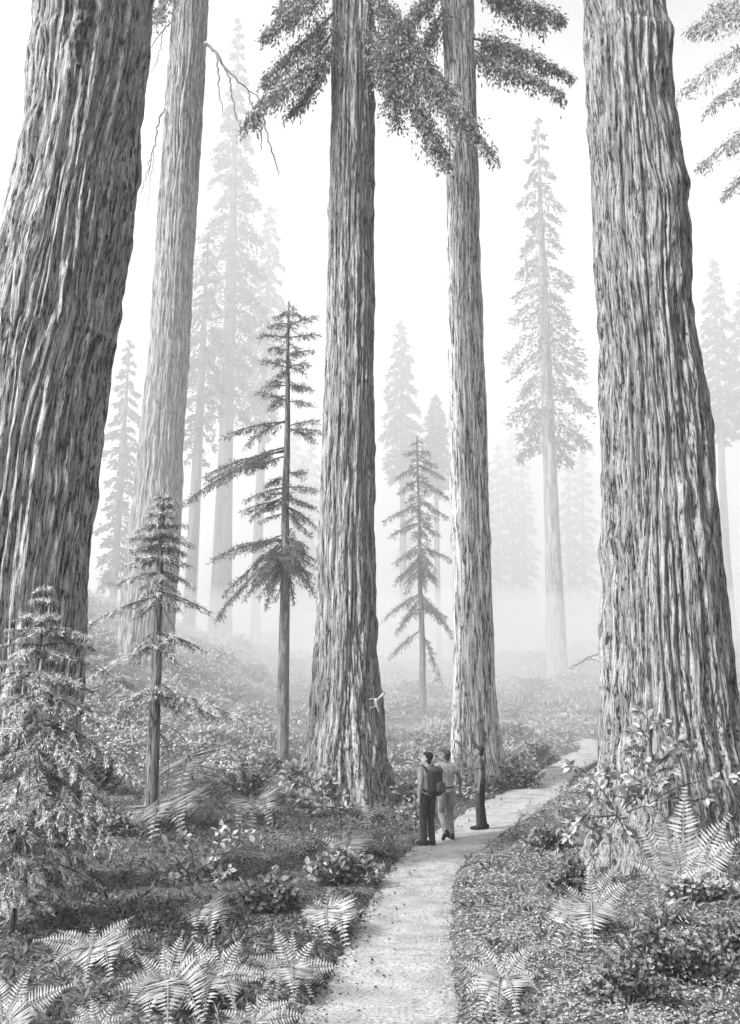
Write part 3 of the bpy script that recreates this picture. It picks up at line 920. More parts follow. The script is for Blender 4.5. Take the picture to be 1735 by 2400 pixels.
young_fir('young_hemlock', 'slim grey young conifer with a bare lower stem between the two straight redwoods', (939, 1602), (924, 966), yQ, 15,
  [(1000, 900, 1005), (1000, 950, 1003), (1020, 965, 1030), (1035, 880, 1058), (1030, 980, 1058), (1065, 885, 1090), (1065, 990, 1102), (1100, 905, 1108), (1120, 855, 1152), (1110, 990, 1147), (1160, 865, 1187), (1150, 960, 1180), (1165, 950, 1200), (1215, 998, 1238), (1215, 878, 1245), (1240, 878, 1290), (1235, 965, 1290), (1225, 900, 1310), (1315, 855, 1367), (1320, 1000, 1403), (1325, 880, 1400), (1330, 970, 1370), (1395, 865, 1453), (1400, 975, 1505), (1225, 940, 1300)],
  [(972, 1180, 8, 48, 34, .35), (1200, 1270, 40, 50, 14, .8), (1310, 1350, 45, 55, 8, .7)], 203, 'needle_mid', 4.6)
young_fir('bushy_fir', 'small bushy fir with bough tops painted pale as lit in front of the massive leaning redwood', (28, 2030), (100, 1290), yS, 16,
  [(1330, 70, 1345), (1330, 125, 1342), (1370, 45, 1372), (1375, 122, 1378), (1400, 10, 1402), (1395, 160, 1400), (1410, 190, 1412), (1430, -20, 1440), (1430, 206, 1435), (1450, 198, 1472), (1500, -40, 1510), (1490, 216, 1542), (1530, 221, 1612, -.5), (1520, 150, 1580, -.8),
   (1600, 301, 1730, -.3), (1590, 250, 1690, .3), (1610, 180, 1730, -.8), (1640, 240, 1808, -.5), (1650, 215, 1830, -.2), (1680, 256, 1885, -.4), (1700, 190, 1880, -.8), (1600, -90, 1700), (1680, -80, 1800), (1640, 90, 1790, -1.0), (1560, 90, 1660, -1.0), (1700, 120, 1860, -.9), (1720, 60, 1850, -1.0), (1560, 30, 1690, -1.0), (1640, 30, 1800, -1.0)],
  [(Y, Y + 10, w * .9, w, c, d) for Y, w, c, d in ((1304, 18, 6, .1), (1330, 34, 7, .1), (1362, 54, 8, .15), (1398, 78, 9, .2), (1440, 104, 10, .25), (1486, 128, 11, .32), (1536, 150, 11, .4), (1590, 176, 12, .48), (1646, 205, 12, .5), (1704, 225, 13, .5), (1765, 235, 13, .45), (1830, 225, 13, .42), (1895, 190, 12, .30), (1950, 170, 12, .2), (1990, 140, 10, .1))], 204, 'needle_dark', 4.4, mat2='needle_toplit', width=.20, sag=.15, hang=.30, dens=1.25, tw=1.9)

# ------------------------------------------------------------------ ferns
def fern(label, base, tips, seed, mat='fern_dark', group='sword ferns', y0=None):
    rng = np.random.default_rng(seed)
    g = ground(*base)
    if y0 is not None:
        x = at(base[0], base[1], y0)[0]
        g = np.array([x, y0, hpt(x, y0)])
    y0 = g[1]
    sc = y0 / FD
    root = thing('fern', label, 'fern', g, group)
    B = g + np.array([0, 0, .05])
    Rm = np.mean([math.hypot(X - base[0], Y - base[1]) for X, Y in tips])
    more = [(base[0] + math.cos(a) * Rm * q, base[1] - math.sin(a) * Rm * q * .75) for a, q in zip(rng.random(5) * 6.28, .5 + .35 * rng.random(5))] if mat != 'fern_dim' else []
    for (X, Y) in tips + more:
        dX, dY = X - base[0], Y - base[1]
        R = math.hypot(dX, dY * 1.0) * sc
        down = max(dY, 0) / (abs(dX) + abs(dY) + 1)
        upn = max(-dY, 0) / (abs(dX) + abs(dY) + 1)
        dep = -.75 * R * down + .35 * R * upn + rng.normal() * .05 * R
        tip = at(X, Y, y0 + dep)
        gz = hpt(tip[0], tip[1]) + .05
        if tip[2] < gz:                      # a frond lies on the ground, it never goes under it
            d = tip - np.array([0, 0, EYE])
            k = (gz - EYE) / d[2]
            tip = np.array([0, 0, EYE]) + d * (k if .5 < k < 1 else 1)
            tip[2] = max(tip[2], gz)
        L = np.linalg.norm(tip - B)
        ctrl = B + (tip - B) * .48 + np.array([0, 0, L * (.25 if dY > -20 else .10)])
        m = int(np.clip(L / sc / (8 if mat == 'fern_dim' else 5.5), 9, 24))
        cv = bez(B, ctrl, tip, m)
        mb = MB()
        tube(mb, cv, np.linspace(.006, .0015, m) * (1 + L), 4, .25)
        T = unit(np.gradient(cv, axis=0))
        sd = unit(np.cross(T, unit(np.array([.15 * rng.normal(), -.85, .62]))) + rng.normal(size=3) * .10)
        nn = np.cross(sd, T)
        u = np.linspace(.10, 1, m * 1)
        i = np.minimum((u * (m - 1)).astype(int), m - 1)
        prof = np.sin(np.clip(u * 1.0 + .10, 0, 1) * math.pi) ** .55 * (1 - .55 * u)
        for sg in (-1, 1):
            ll = L * .29 * np.maximum(prof, .12) * (.9 + .2 * rng.random(len(u)))
            dr = sd[i] * sg + T[i] * .32 - nn[i] * .10 + rng.normal(size=(len(u), 3)) * .05
            blades(mb, cv[i], dr, ll, np.minimum(L / m * (.26 if mat == 'fern_dim' else .37), ll * .3), .35 + .65 * rng.random(len(u)), rng, .3, nn[i] * 2)
        mb.build('frond', M[mat], root, smooth=False, origin=g)
    return root

fern('large fern with widely spread fronds, between the path-edge fern and the corner fern', (368, 2196), [(406, 2063), (362, 2085), (303, 2112), (481, 2108), (243, 2200), (486, 2195), (281, 2242), (320, 2272), (372, 2280), (446, 2262)], 1)
fern('fern half hidden behind the largest fern, its fronds overlapping it', (476, 2184), [(541, 2073), (474, 2085), (426, 2078), (546, 2118), (606, 2160), (586, 2178), (451, 2255), (520, 2240)], 2)
fern('fern with bright upright fronds whose tips lean over the path edge', (644, 2164), [(607, 2053), (649, 2061), (702, 2078), (554, 2118), (762, 2143), (729, 2190), (612, 2200), (650, 2212), (690, 2205), (570, 2160)], 3)
fern('wide dim fern in shade near the foot of the leaning redwood', (208, 2116), [(205, 2044), (296, 2030), (321, 2060), (306, 2134), (75, 2083), (105, 2150), (190, 2172), (130, 2060), (245, 2165)], 4)
fern('fern cut off by the lower corner, two long ladder-like fronds showing', (5, 2285), [(70, 2142), (158, 2182), (-10, 2145), (90, 2250)], 5)
fern('low fern cut off by the lower picture edge beside the corner fern', (213, 2292), [(200, 2206), (143, 2258), (282, 2258), (264, 2213), (165, 2225)], 6)
fern('fern cut off by the lower picture edge next to the path', (557, 2285), [(597, 2192), (546, 2212), (489, 2238), (652, 2215), (684, 2250), (620, 2225)], 7)
fern('compact pale fern beside the small-leaved bush, well back from the path', (451, 2031), [(411, 1973), (450, 1983), (496, 1978), (378, 2023), (529, 2023), (431, 2072), (501, 2062), (470, 2075), (395, 2045)], 8)
fern('bright star-shaped fern arching over the path edge below the bend', (722, 2033), [(730, 1963), (687, 1988), (782, 1986), (767, 2016), (664, 2041), (697, 2070), (767, 2090), (807, 2071), (725, 2085)], 9, 'fern_light')
fern('bright fern on top of the leafy mound close to the hikers', (768, 1883), [(761, 1831), (798, 1836), (703, 1857), (832, 1860), (858, 1890), (776, 1916), (735, 1902), (808, 1910)], 10, 'fern_light')
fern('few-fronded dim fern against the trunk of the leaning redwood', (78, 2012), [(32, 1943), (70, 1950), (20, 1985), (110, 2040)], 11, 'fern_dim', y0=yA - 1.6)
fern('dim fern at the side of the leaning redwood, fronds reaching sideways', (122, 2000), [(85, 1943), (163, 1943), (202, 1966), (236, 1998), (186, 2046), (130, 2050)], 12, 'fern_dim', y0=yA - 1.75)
fern('small fern under the dead twigs of the pale-topped young fir', (426, 1730), [(401, 1680), (438, 1680), (478, 1683), (491, 1711), (379, 1705), (440, 1745), (400, 1748)], 13, 'fern_dim')
fern('shaggy fern at the foot of the pale-topped young fir', (351, 1815), [(289, 1806), (309, 1783), (358, 1790), (392, 1800), (403, 1845), (340, 1850), (300, 1835)], 14, 'fern_dim')
fern('small shaggy fern just past the foot of the pale-topped young fir', (411, 1795), [(380, 1758), (409, 1756), (448, 1782), (450, 1812), (400, 1820)], 15, 'fern_dim')
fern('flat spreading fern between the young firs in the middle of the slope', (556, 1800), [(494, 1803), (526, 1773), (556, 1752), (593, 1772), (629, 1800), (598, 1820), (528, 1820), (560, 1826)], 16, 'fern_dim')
fern('fern standing alone in the sunlit-toned litter right beside the path', (1113, 2189), [(1056, 2087), (1123, 2102), (1183, 2092), (1016, 2129), (1201, 2159), (1019, 2209), (1066, 2248), (1145, 2243), (1195, 2195), (1100, 2255)], 17, 'fern_pale')
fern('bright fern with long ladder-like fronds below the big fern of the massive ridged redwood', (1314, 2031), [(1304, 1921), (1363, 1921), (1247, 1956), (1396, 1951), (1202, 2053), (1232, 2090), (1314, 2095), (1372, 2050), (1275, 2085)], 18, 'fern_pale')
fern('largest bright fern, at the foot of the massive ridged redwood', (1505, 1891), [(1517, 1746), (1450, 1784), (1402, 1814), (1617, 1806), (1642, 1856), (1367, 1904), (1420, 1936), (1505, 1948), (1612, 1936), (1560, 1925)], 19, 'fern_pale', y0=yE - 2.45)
fern('tiny fern on the inner side of the path bend', (1163, 1813), [(1145, 1790), (1179, 1766), (1195, 1785), (1140, 1812)], 20, 'fern_dim')
fern('spiky little fern at the base of the tall straight redwood', (830, 1808), [(805, 1795), (835, 1772), (858, 1795), (865, 1812), (815, 1825)], 21, 'fern_dim')
fern('thin dark fern at the path side right behind the hikers', (872, 1882), [(850, 1845), (885, 1840), (920, 1855), (935, 1872), (915, 1890), (845, 1880)], 22, 'fern_dim')

# ------------------------------------------------------------------ shrubs
def shrub(name, label, base, stems, leaf_px, n_leaf, seed, mat, r=.012, group=None, whorl=False, dy=0.0, oval=True, lw=.32, y0=None, start=.25):
    """stems: lists of pixels; leaves stand along the outer part of each stem and in a tuft at its end"""
    rng = np.random.default_rng(seed)
    g = ground(*base)
    y0 = (g[1] if y0 is None else y0) + dy
    gz = hpt(at(base[0], base[1], y0)[0], y0)
    org = np.array([at(base[0], base[1], y0)[0], y0, gz])
    root = thing(name, label, 'shrub', org, group)
    wood, fol = MB(), MB()
    Lf = leaf_px / FD * y0
    for s in stems:
        d = rng.uniform(-.25, .25)
        d0 = 0 if s[0] == base else d * .5
        P = np.array([at(X, Y, y0 + (d0 + (d - d0) * i / max(1, len(s) - 1))) for i, (X, Y) in enumerate(s)])
        P[:, 2] = np.maximum(P[:, 2], gz - .1)
        cv = catmull(P, 6)
        m = len(cv)
        tube(wood, cv, np.linspace(r, r * .35, m), 5)
        u = start + (1 - start) * rng.random(n_leaf)
        if whorl:
            u[: n_leaf // 2] = 1 - .04 * rng.random(n_leaf // 2)
        i = np.minimum((u * (m - 1)).astype(int), m - 2)
        pos = cv[i] + (cv[i + 1] - cv[i]) * (u * (m - 1) - i)[:, None]
        ax = unit(cv[i + 1] - cv[i])
        out = unit(rng.normal(size=(n_leaf, 3)) * [1, .8, .7])
        dr = unit(ax * .5 + out)
        N = np.tile([0, -.55, .8], (n_leaf, 1)) + rng.normal(size=(n_leaf, 3)) * .4
        ll = Lf * (.7 + .5 * rng.random(n_leaf))
        if oval:
            ovals(fol, pos + dr * Lf * .15, dr, N, ll, ll * lw, rng.random(n_leaf))
        else:
            blades(fol, pos, dr, ll, ll * lw, rng.random(n_leaf), rng, .5, N)
    wood.build('stem', M['stem'], root, origin=org)
    fol.build('foliage', M[mat], root, smooth=False, origin=org)
    return root

J = (1369, 1806)
shrub('rhododendron', 'tall rhododendron with whorls of oval leaves in front of the massive ridged redwood', (1352, 1925),
      [[(1352, 1925), (1353, 1863), J], [J, (1334, 1751), (1297, 1710), (1267, 1695)], [J, (1304, 1806), (1274, 1786)], [J, (1310, 1812), (1257, 1821), (1239, 1831)], [J, (1394, 1758), (1392, 1745)],
       [J, (1437, 1781), (1480, 1765)], [J, (1420, 1770), (1445, 1728), (1447, 1683)], [(1447, 1683), (1437, 1620), (1436, 1595), (1420, 1573)], [(1436, 1605), (1452, 1602), (1468, 1600)], [(1438, 1625), (1420, 1618), (1402, 1622)],
       [(1445, 1700), (1420, 1680), (1400, 1662)], [(1446, 1705), (1480, 1668), (1500, 1642)], [(1446, 1700), (1490, 1668), (1532, 1660)], [(1446, 1715), (1470, 1702), (1484, 1706)], [(1437, 1781), (1490, 1748), (1530, 1735), (1580, 1725), (1628, 1722)],
       [(1369, 1806), (1345, 1840), (1320, 1850)], [(1369, 1806), (1385, 1840), (1410, 1858)], [(1353, 1863), (1345, 1830), (1310, 1835)], [(1437, 1781), (1430, 1740), (1400, 1722)], [(1334, 1751), (1350, 1730), (1342, 1712)], [(1480, 1755), (1520, 1775), (1565, 1765)], [(1304, 1806), (1290, 1825), (1262, 1850)], [J, (1340, 1775), (1310, 1765)], [J, (1390, 1785), (1410, 1765)], [(1445, 1728), (1460, 1735), (1472, 1728)]],
      21, 23, 301, 'leaf_light', r=.011, whorl=True, lw=.26, y0=yE - 1.75, start=.35)
shrub('salal_shrub', 'low shrub of pale oval leaves on branching stems, alone in the open left slope', (432, 1952),
      [[(432, 1952), (430, 1920), (425, 1885), (420, 1860)], [(432, 1952), (455, 1915), (475, 1890), (490, 1860)], [(490, 1870), (520, 1850), (560, 1845)], [(490, 1870), (485, 1840), (498, 1828)], [(432, 1952), (400, 1915), (370, 1865)], [(425, 1885), (405, 1860), (412, 1850)], [(432, 1952), (390, 1935), (355, 1915)], [(432, 1952), (480, 1935), (510, 1925)], [(432, 1952), (470, 1950), (500, 1945)], [(432, 1952), (400, 1950), (365, 1940)], [(470, 1895), (500, 1890), (525, 1880)], [(432, 1952), (440, 1930), (450, 1910)]],
      17, 18, 302, 'leaf_pale', r=.012, start=.2, lw=.27)
shrub('salal_shrub', 'leafy shrub with crooked stem pressed against the base of the tall straight redwood', (722, 1812),
      [[(722, 1812), (715, 1785), (695, 1750), (680, 1715)], [(695, 1750), (665, 1735), (625, 1728)], [(690, 1740), (665, 1705), (645, 1690)], [(715, 1785), (740, 1765), (765, 1760)], [(700, 1770), (670, 1770), (645, 1762)], [(700, 1760), (730, 1735), (735, 1722)], [(690, 1745), (720, 1715), (740, 1710)], [(715, 1790), (690, 1790), (665, 1785)], [(715, 1785), (745, 1790), (770, 1788)], [(680, 1720), (655, 1715), (640, 1712)]],
      16, 26, 303, 'leaf_mid', r=.014, start=.2)
shrub('salal_shrub', 'airy shrub just behind the first hiker, beside the redwood flare', (905, 1820),
      [[(905, 1820), (898, 1785), (885, 1745), (883, 1715)], [(900, 1790), (912, 1760), (920, 1735)], [(905, 1820), (918, 1790), (922, 1770)], [(895, 1770), (878, 1750), (872, 1740)], [(905, 1820), (890, 1800), (882, 1790)]],
      13, 18, 304, 'leaf_mid', r=.012, start=.2)
def twiggy(label, base, w, h, n, leaf_px, seed, mat, nl=26, name='bush', y0=None, oval=False, lw=.35, r=.009, group=None, start=.3):
    rng = np.random.default_rng(seed + 900)
    st = []
    for k in range(n):
        a = (k + rng.random()) / n * 2 - 1
        tx, ty = base[0] + a * w * (.8 + .3 * rng.random()), base[1] - h * (1.05 - .55 * a * a) * (.45 + .6 * rng.random())
        st.append([base, ((base[0] * .5 + tx * .5) + rng.uniform(-6, 6), base[1] * .55 + ty * .45), (tx, ty)])
    return shrub(name, label, base, st, leaf_px, nl, seed, mat, r=r, oval=oval, lw=lw, y0=y0, group=group, start=start)

twiggy('twiggy upright bush on the slope between the young firs', (548, 1762), 70, 105, 22, 10, 305, 'leaf_mid')
twiggy('dense small-leaved bush at the right foot of the pale redwood', (1150, 1752), 60, 80, 26, 9, 306, 'leaf_mid', nl=60)
twiggy('small-leaved bush next to the bright star-shaped fern', (600, 2022), 75, 90, 28, 11, 307, 'leaf_mid', nl=42, oval=True, lw=.42)
twiggy('low leafy mound of round leaves beside the path, below the bright fern', (760, 1958), 85, 75, 26, 13, 308, 'leaf_mid', nl=40, oval=True, lw=.42)
twiggy('crooked little shrub with drooping leaves at the edge of the leafy mound', (728, 1962), 60, 78, 9, 17, 309, 'leaf_mid', nl=12, oval=True)
twiggy('dark tangled brush with bare twigs at the lower picture corner', (1480, 2190), 175, 135, 46, 13, 310, 'leaf_dark', nl=70)
twiggy('dark brush spilling towards the path below the bright ladder fern', (1400, 2215), 110, 90, 30, 12, 311, 'leaf_dark', nl=60)
twiggy('dark brush rising at the picture edge past the tangled brush', (1620, 2140), 90, 120, 30, 13, 312, 'leaf_dark', nl=60)
twiggy('low pale-leaved shrub under the largest bright fern', (1560, 1990), 95, 55, 30, 12, 313, 'litter', nl=60, oval=True, lw=.42)
twiggy('grassy tuft of thin stalks between the ferns and the dark brush', (1480, 2050), 80, 62, 26, 24, 314, 'leaf_mid', nl=8, name='grass_tuft', lw=.09)
twiggy('dark small-leaved bush against the root of the massive ridged redwood', (1262, 1985), 55, 85, 22, 10, 315, 'leaf_dark', nl=60)
twiggy('leafy bush in the inner bend of the path beside the rhododendron', (1215, 1885), 60, 60, 26, 11, 316, 'leaf_mid', nl=50)
twiggy('rounded bush by the path corner below the misty slope', (1195, 1700), 55, 55, 26, 8, 317, 'leaf_mid', nl=55)
twiggy('shadowy bush behind the bushy fir at the side of the leaning redwood', (225, 1760), 55, 95, 26, 10, 318, 'leaf_dark', nl=55)
twiggy('leafy bush between the pale-topped young fir and the leaning redwood', (245, 1850), 60, 60, 24, 12, 319, 'leaf_mid', nl=40)
twiggy('low bush at the foot of the thin dark young fir', (600, 1712), 40, 40, 20, 8, 320, 'leaf_mid', nl=40)

# many bushes of the misty slope, copies of four
def bush_proto(seed, mat):
    rng = np.random.default_rng(seed)
    n = 1500
    d = unit(rng.normal(size=(n, 3)))
    d[:, 2] = np.abs(d[:, 2])
    r = (.55 + .45 * rng.random(n)) * (1 + .55 * (fbm(d[:, 0] * 2.2, d[:, 1] * 2.2, d[:, 2] * 2.2, seed) - .5) * 2)
    P = d * r[:, None] * [1, 1, .8]
    mb = MB()
    blades(mb, P, d + rng.normal(size=(n, 3)) * .7, .20 * (.6 + .8 * rng.random(n)), .05, rng.random(n), rng, .5, d + [0, 0, .5])
    w = MB()
    for k in range(9):
        a = rng.random() * 6.28
        tube(w, bez((0, 0, -.2), (math.cos(a) * .15, math.sin(a) * .15, .3), (math.cos(a) * .6, math.sin(a) * .6, .55), 6), np.linspace(.03, .008, 6), 4)
    return mb, w

BUSH_PX = [(150, 1440), (205, 1480), (250, 1520), (210, 1560), (260, 1600), (420, 1500), (470, 1470), (520, 1440), (560, 1500), (500, 1540), (440, 1580), (560, 1590), (520, 1640), (460, 1650), (590, 1640), (655, 1600), (660, 1540), (640, 1480), (590, 1430), (420, 1440), (480, 1400), (550, 1390), (660, 1420),
           (870, 1640), (890, 1590), (910, 1540), (870, 1500), (960, 1540), (975, 1600), (965, 1480), (985, 1650), (895, 1690), (940, 1670),
           (1130, 1640), (1160, 1580), (1140, 1520), (1180, 1540), (1130, 1460), (1190, 1480), (1275, 1520), (1300, 1490), (1280, 1570), (1300, 1600), (1240, 1590), (1200, 1600), (1300, 1440), (1270, 1450), (1160, 1410), (1640, 1480), (1650, 1530), (1630, 1450), (1660, 1600), (1120, 1690), (1235, 1640)]
protos = []
rb = random.Random(9)
for k in range(4):
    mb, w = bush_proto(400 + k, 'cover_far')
    protos.append((mb, w))
first = {}
for k, (X, Y) in enumerate(BUSH_PX):
    g = ground0(X, Y)
    if g[1] > 150:
        continue
    kk = k % 4
    lab = 'rounded scrubby bush among many others on the misty slope behind the redwoods'
    root = thing('hillside_bush', lab, 'bush', g, 'bushes on the misty slope')
    s = (.5 + .011 * g[1]) * rb.uniform(.7, 1.25)
    root.scale = (s * 1.15, s * 1.15, s)
    root.rotation_euler = (0, 0, rb.uniform(0, 6.28))
    if kk not in first:
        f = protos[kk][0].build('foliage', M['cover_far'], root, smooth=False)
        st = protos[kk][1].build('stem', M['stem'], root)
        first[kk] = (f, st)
    else:
        for src in first[kk]:
            c = src.copy()
            COL.objects.link(c)
            c.parent = root

# a bare limb leaning out of the slope behind the massive redwood
def fallen_limb():
    y0 = 50.0
    mb = MB()
    rng = np.random.default_rng(2)
    for pts, r in (([(1262, 1480), (1285, 1468), (1308, 1455), (1330, 1448), (1350, 1440)], .07), ([(1300, 1460), (1318, 1462), (1338, 1470)], .04)):
        P = catmull(np.array([at(X, Y, y0) for X, Y in pts]), 5)
        P[1:] += rng.normal(size=(len(P) - 1, 3)) * .03
        tube(mb, P, np.linspace(r, r * .4, len(P)), 6)
    p = at(1262, 1480, y0)
    o = mb.build('fallen_limb', M['bark_thin'], None, origin=p)
    o.location = p
    tag(o, 'thin bare limb lying across the misty slope beside the tall grey conifer', 'branch')
fallen_limb()

# ------------------------------------------------------------------ people
def solid(prims, voxel, smooth=2):
    """one continuous closed surface from overlapping capsules, cones and ellipsoids"""
    mb = MB()
    def lathe(P, r, cap):
        P = [np.asarray(p, float) for p in P]
        a, b = P
        d = b - a
        L = np.linalg.norm(d)
        T = d / (L + 1e-9)
        A = np.cross(T, [0.2, .97, .1]); A /= np.linalg.norm(A)
        B = np.cross(T, A)
        rows = []
        r0, r1 = r
        if cap:
            for e in np.linspace(-math.pi / 2, 0, 5)[:-1]:
                rows.append((math.sin(e) * r0, max(math.cos(e) * r0, 1e-4)))
        for f in np.linspace(0, 1, 4):
            rows.append((f * L, r0 + (r1 - r0) * f))
        if cap:
            for e in np.linspace(0, math.pi / 2, 5)[1:]:
                rows.append((L + math.sin(e) * r1, max(math.cos(e) * r1, 1e-4)))
        seg = 14
        th = np.arange(seg) / seg * 2 * math.pi
        v = np.array([a + T * h + (A * np.cos(t) + B * np.sin(t)) * q for h, q in rows for t in th])
        n = len(rows)
        qd = [(i * seg + j, i * seg + (j + 1) % seg, (i + 1) * seg + (j + 1) % seg, (i + 1) * seg + j) for i in range(n - 1) for j in range(seg)]
        v = np.vstack([v, a + T * rows[0][0], a + T * rows[-1][0]])
        k = n * seg
        tr = [(k, (j + 1) % seg, j) for j in range(seg)] + [(k + 1, (n - 1) * seg + j, (n - 1) * seg + (j + 1) % seg) for j in range(seg)]
        mb.add(v, qd, tr)
    for p in prims:
        if p[0] == 'c':
            lathe((p[1], p[3]), (p[2], p[4]), True)
        elif p[0] == 'f':
            lathe((p[1], p[3]), (p[2], p[4]), False)
        else:
            _, c, rad, rot = p
            seg, n = 20, 14
            th = np.arange(seg) / seg * 2 * math.pi
            ph = np.linspace(.001, math.pi - .001, n)
            v = np.array([[rad[0] * math.sin(f) * math.cos(t), rad[1] * math.sin(f) * math.sin(t), rad[2] * math.cos(f)] for f in ph for t in th])
            if rot is not None:
                v = v @ np.asarray(rot).T
            v = v + np.asarray(c)
            qd = [(i * seg + j, (i + 1) * seg + j, (i + 1) * seg + (j + 1) % seg, i * seg + (j + 1) % seg) for i in range(n - 1) for j in range(seg)]
            mb.add(v, qd)
    o = mb.build('tmp_solid', M['skin'])
    r = o.modifiers.new('r', 'REMESH')
    r.mode = 'VOXEL'
    r.voxel_size = voxel
    r.use_smooth_shade = True
    if smooth:
        s = o.modifiers.new('s', 'SMOOTH')
        s.factor = .5
        s.iterations = smooth
    dg = bpy.context.evaluated_depsgraph_get()
    me = bpy.data.meshes.new_from_object(o.evaluated_get(dg))
    bpy.data.objects.remove(o)
    return me

def part(name, me, mat, parent):
    me.name = name
    me.materials.clear()
    me.materials.append(mat)
    o = bpy.data.objects.new(name, me)
    COL.objects.link(o)
    o.parent = parent
    return o

def rotz(a):
    return np.array([[math.cos(a), -math.sin(a), 0], [math.sin(a), math.cos(a), 0], [0, 0, 1]])

def person(label, feet, height, yaw, head_yaw, head_up, J, shirt_mat, sleeve, trouser_mat, hair_mat, skin='skin', open_hand=(), long_sleeve=False, hair_full=True, y_at=None):
    """local frame: +y is where the chest faces, +x the person's right hand side; J: joints that differ from standing straight"""
    g = ground(*feet)
    d, sd = path_dist(g[:1], g[1:2])
    z = float(H0(g[0], g[1])) if d[0] < .05 else hpt(g[0], g[1])
    root = thing('person', label, 'person', (g[0], g[1], z), 'hikers on the path')
    root.rotation_euler = (0, 0, yaw)
    s = height / 1.75
    root.scale = (s, s, s)
    j = dict(pelvis=(0, 0, .94), waist=(0, .01, 1.08), chest=(0, .0, 1.32), neck=(0, -.01, 1.47), head=(0, .02, 1.63),
             shR=(.185, -.01, 1.425), elR=(.225, -.03, 1.13), wrR=(.225, .03, .88), shL=(-.185, -.01, 1.425), elL=(-.225, -.03, 1.13), wrL=(-.225, .03, .88),
             hipR=(.095, 0, .92), knR=(.10, .02, .50), anR=(.10, -.02, .09), hipL=(-.095, 0, .92), knL=(-.10, .02, .50), anL=(-.10, -.02, .09),
             toeR=(.03, .17), toeL=(-.03, .17))
    j.update(J)
    p = {k: np.array(v, float) for k, v in j.items()}
    HR = rotz(head_yaw) @ np.array([[1, 0, 0], [0, math.cos(head_up), -math.sin(head_up)], [0, math.sin(head_up), math.cos(head_up)]])
    hc = p['head']
    hp = lambda x, y, zz: hc + HR @ np.array([x, y, zz])
    prims = [('e', hc + HR @ np.array([0, -.012, .025]), (.077, .098, .098), HR), ('e', hp(0, .018, -.045), (.060, .075, .075), HR), ('c', hp(0, .055, -.095), .026, hp(0, .068, -.088), .022),
             ('c', hp(0, .088, .012), .010, hp(0, .106, -.022), .014), ('c', hp(-.018, .085, -.062), .011, hp(.018, .085, -.062), .011), ('c', hp(-.035, .080, .028), .012, hp(.035, .080, .028), .012),
             ('e', hp(.079, -.008, -.005), (.016, .022, .034), HR), ('e', hp(-.082, -.008, -.005), (.016, .022, .034), HR),
             ('c', p['neck'] + [0, 0, -.04], .060, hp(0, -.02, -.06), .054),
             ('c', p['chest'] + [-.09, 0, .0], .105, p['chest'] + [.09, 0, .0], .105), ('c', p['shL'] + [.02, 0, 0], .058, p['shR'] - [.02, 0, 0], .058), ('c', p['waist'] - [.06, 0, 0], .095, p['waist'] + [.06, 0, 0], .095),
             ('c', p['pelvis'] - [.07, 0, 0], .10, p['pelvis'] + [.07, 0, 0], .10), ('c', p['chest'], .12, p['waist'], .11), ('c', p['waist'], .11, p['pelvis'], .11)]
    for a in 'RL':
        prims += [('c', p['sh' + a], .052, p['el' + a], .038), ('c', p['el' + a], .038, p['wr' + a], .026), ('c', p['hip' + a], .085, p['kn' + a], .055), ('c', p['kn' + a], .053, p['an' + a], .036),
                  ('c', p['an' + a] + [0, -.03, -.045], .036, p['an' + a] + [j['toe' + a][0] * .8, j['toe' + a][1] * .8, -.055], .030)]
        w = p['wr' + a]
        ax = unit(w - p['el' + a])
        hand_up = np.array(j.get('palm' + a, (1 if a == 'R' else -1, 0, 0)), float)
        hand_up = unit(hand_up - ax * (hand_up @ ax))          # back of the hand
        sd = np.cross(ax, hand_up) * (1 if a == 'L' else -1)    # towards the thumb
        spread = .5 if a in open_hand else .12
        curl = .10 if a in open_hand else .55
        k0 = w + ax * .085
        prims += [('c', w + ax * .02 + sd * .012, .020, k0 + sd * .024, .015), ('c', w + ax * .02 - sd * .012, .019, k0 - sd * .026, .014), ('c', w + ax * .02, .022, k0, .017)]
        for q, (off, ln) in enumerate(((.030, .070), (.010, .080), (-.011, .074), (-.031, .058))):
            b0 = k0 + sd * off
            d1 = unit(ax + sd * off / .03 * spread * .5 - hand_up * curl * .4)
            d2 = unit(ax + sd * off / .03 * spread * .5 - hand_up * curl * 1.3)
            b1 = b0 + d1 * ln * .5
            prims += [('c', b0 - ax * .01, .0105, b1, .0095), ('c', b1, .0095, b1 + d2 * ln * .5, .008)]
        t0 = w + ax * .03 + sd * .022
        t1 = t0 + unit(ax * .7 + sd * .8 - hand_up * .3) * .045
        prims += [('c', t0, .013, t1, .011), ('c', t1, .011, t1 + unit(ax + sd * .25 - hand_up * .3) * .035, .009)]
    part('body', solid(prims, .0075, 2), M[skin], root)
    # shirt
    c, wst = p['chest'], p['waist']
    hem = p['pelvis'] + np.array([0, 0, .0])
    sp = [('c', c + [-.085, -.005, .065], .100, c + [.085, -.005, .065], .100), ('c', c + [-.09, 0, .0], .118, c + [.09, 0, .0], .118), ('c', p['shL'] + [.03, 0, .0], .069, p['shR'] - [.03, 0, .0], .069), ('f', c + [0, 0, .0], .12, wst, .12),
          ('f', wst + [-.055, 0, .10], .108, hem + [-.062, 0, -.02], .112), ('f', wst + [.055, 0, .10], .108, hem + [.062, 0, -.02], .112), ('f', wst + [0, 0, .10], .115, hem + [0, 0, -.02], .122),
          ('c', c + [-.075, 0, .0], .110, wst + [-.055, 0, 0], .104), ('c', c + [.075, 0, .0], .110, wst + [.055, 0, 0], .104), ('f', p['neck'] + [0, 0, -.05], .085, p['neck'] + [0, 0, .012], .066)]
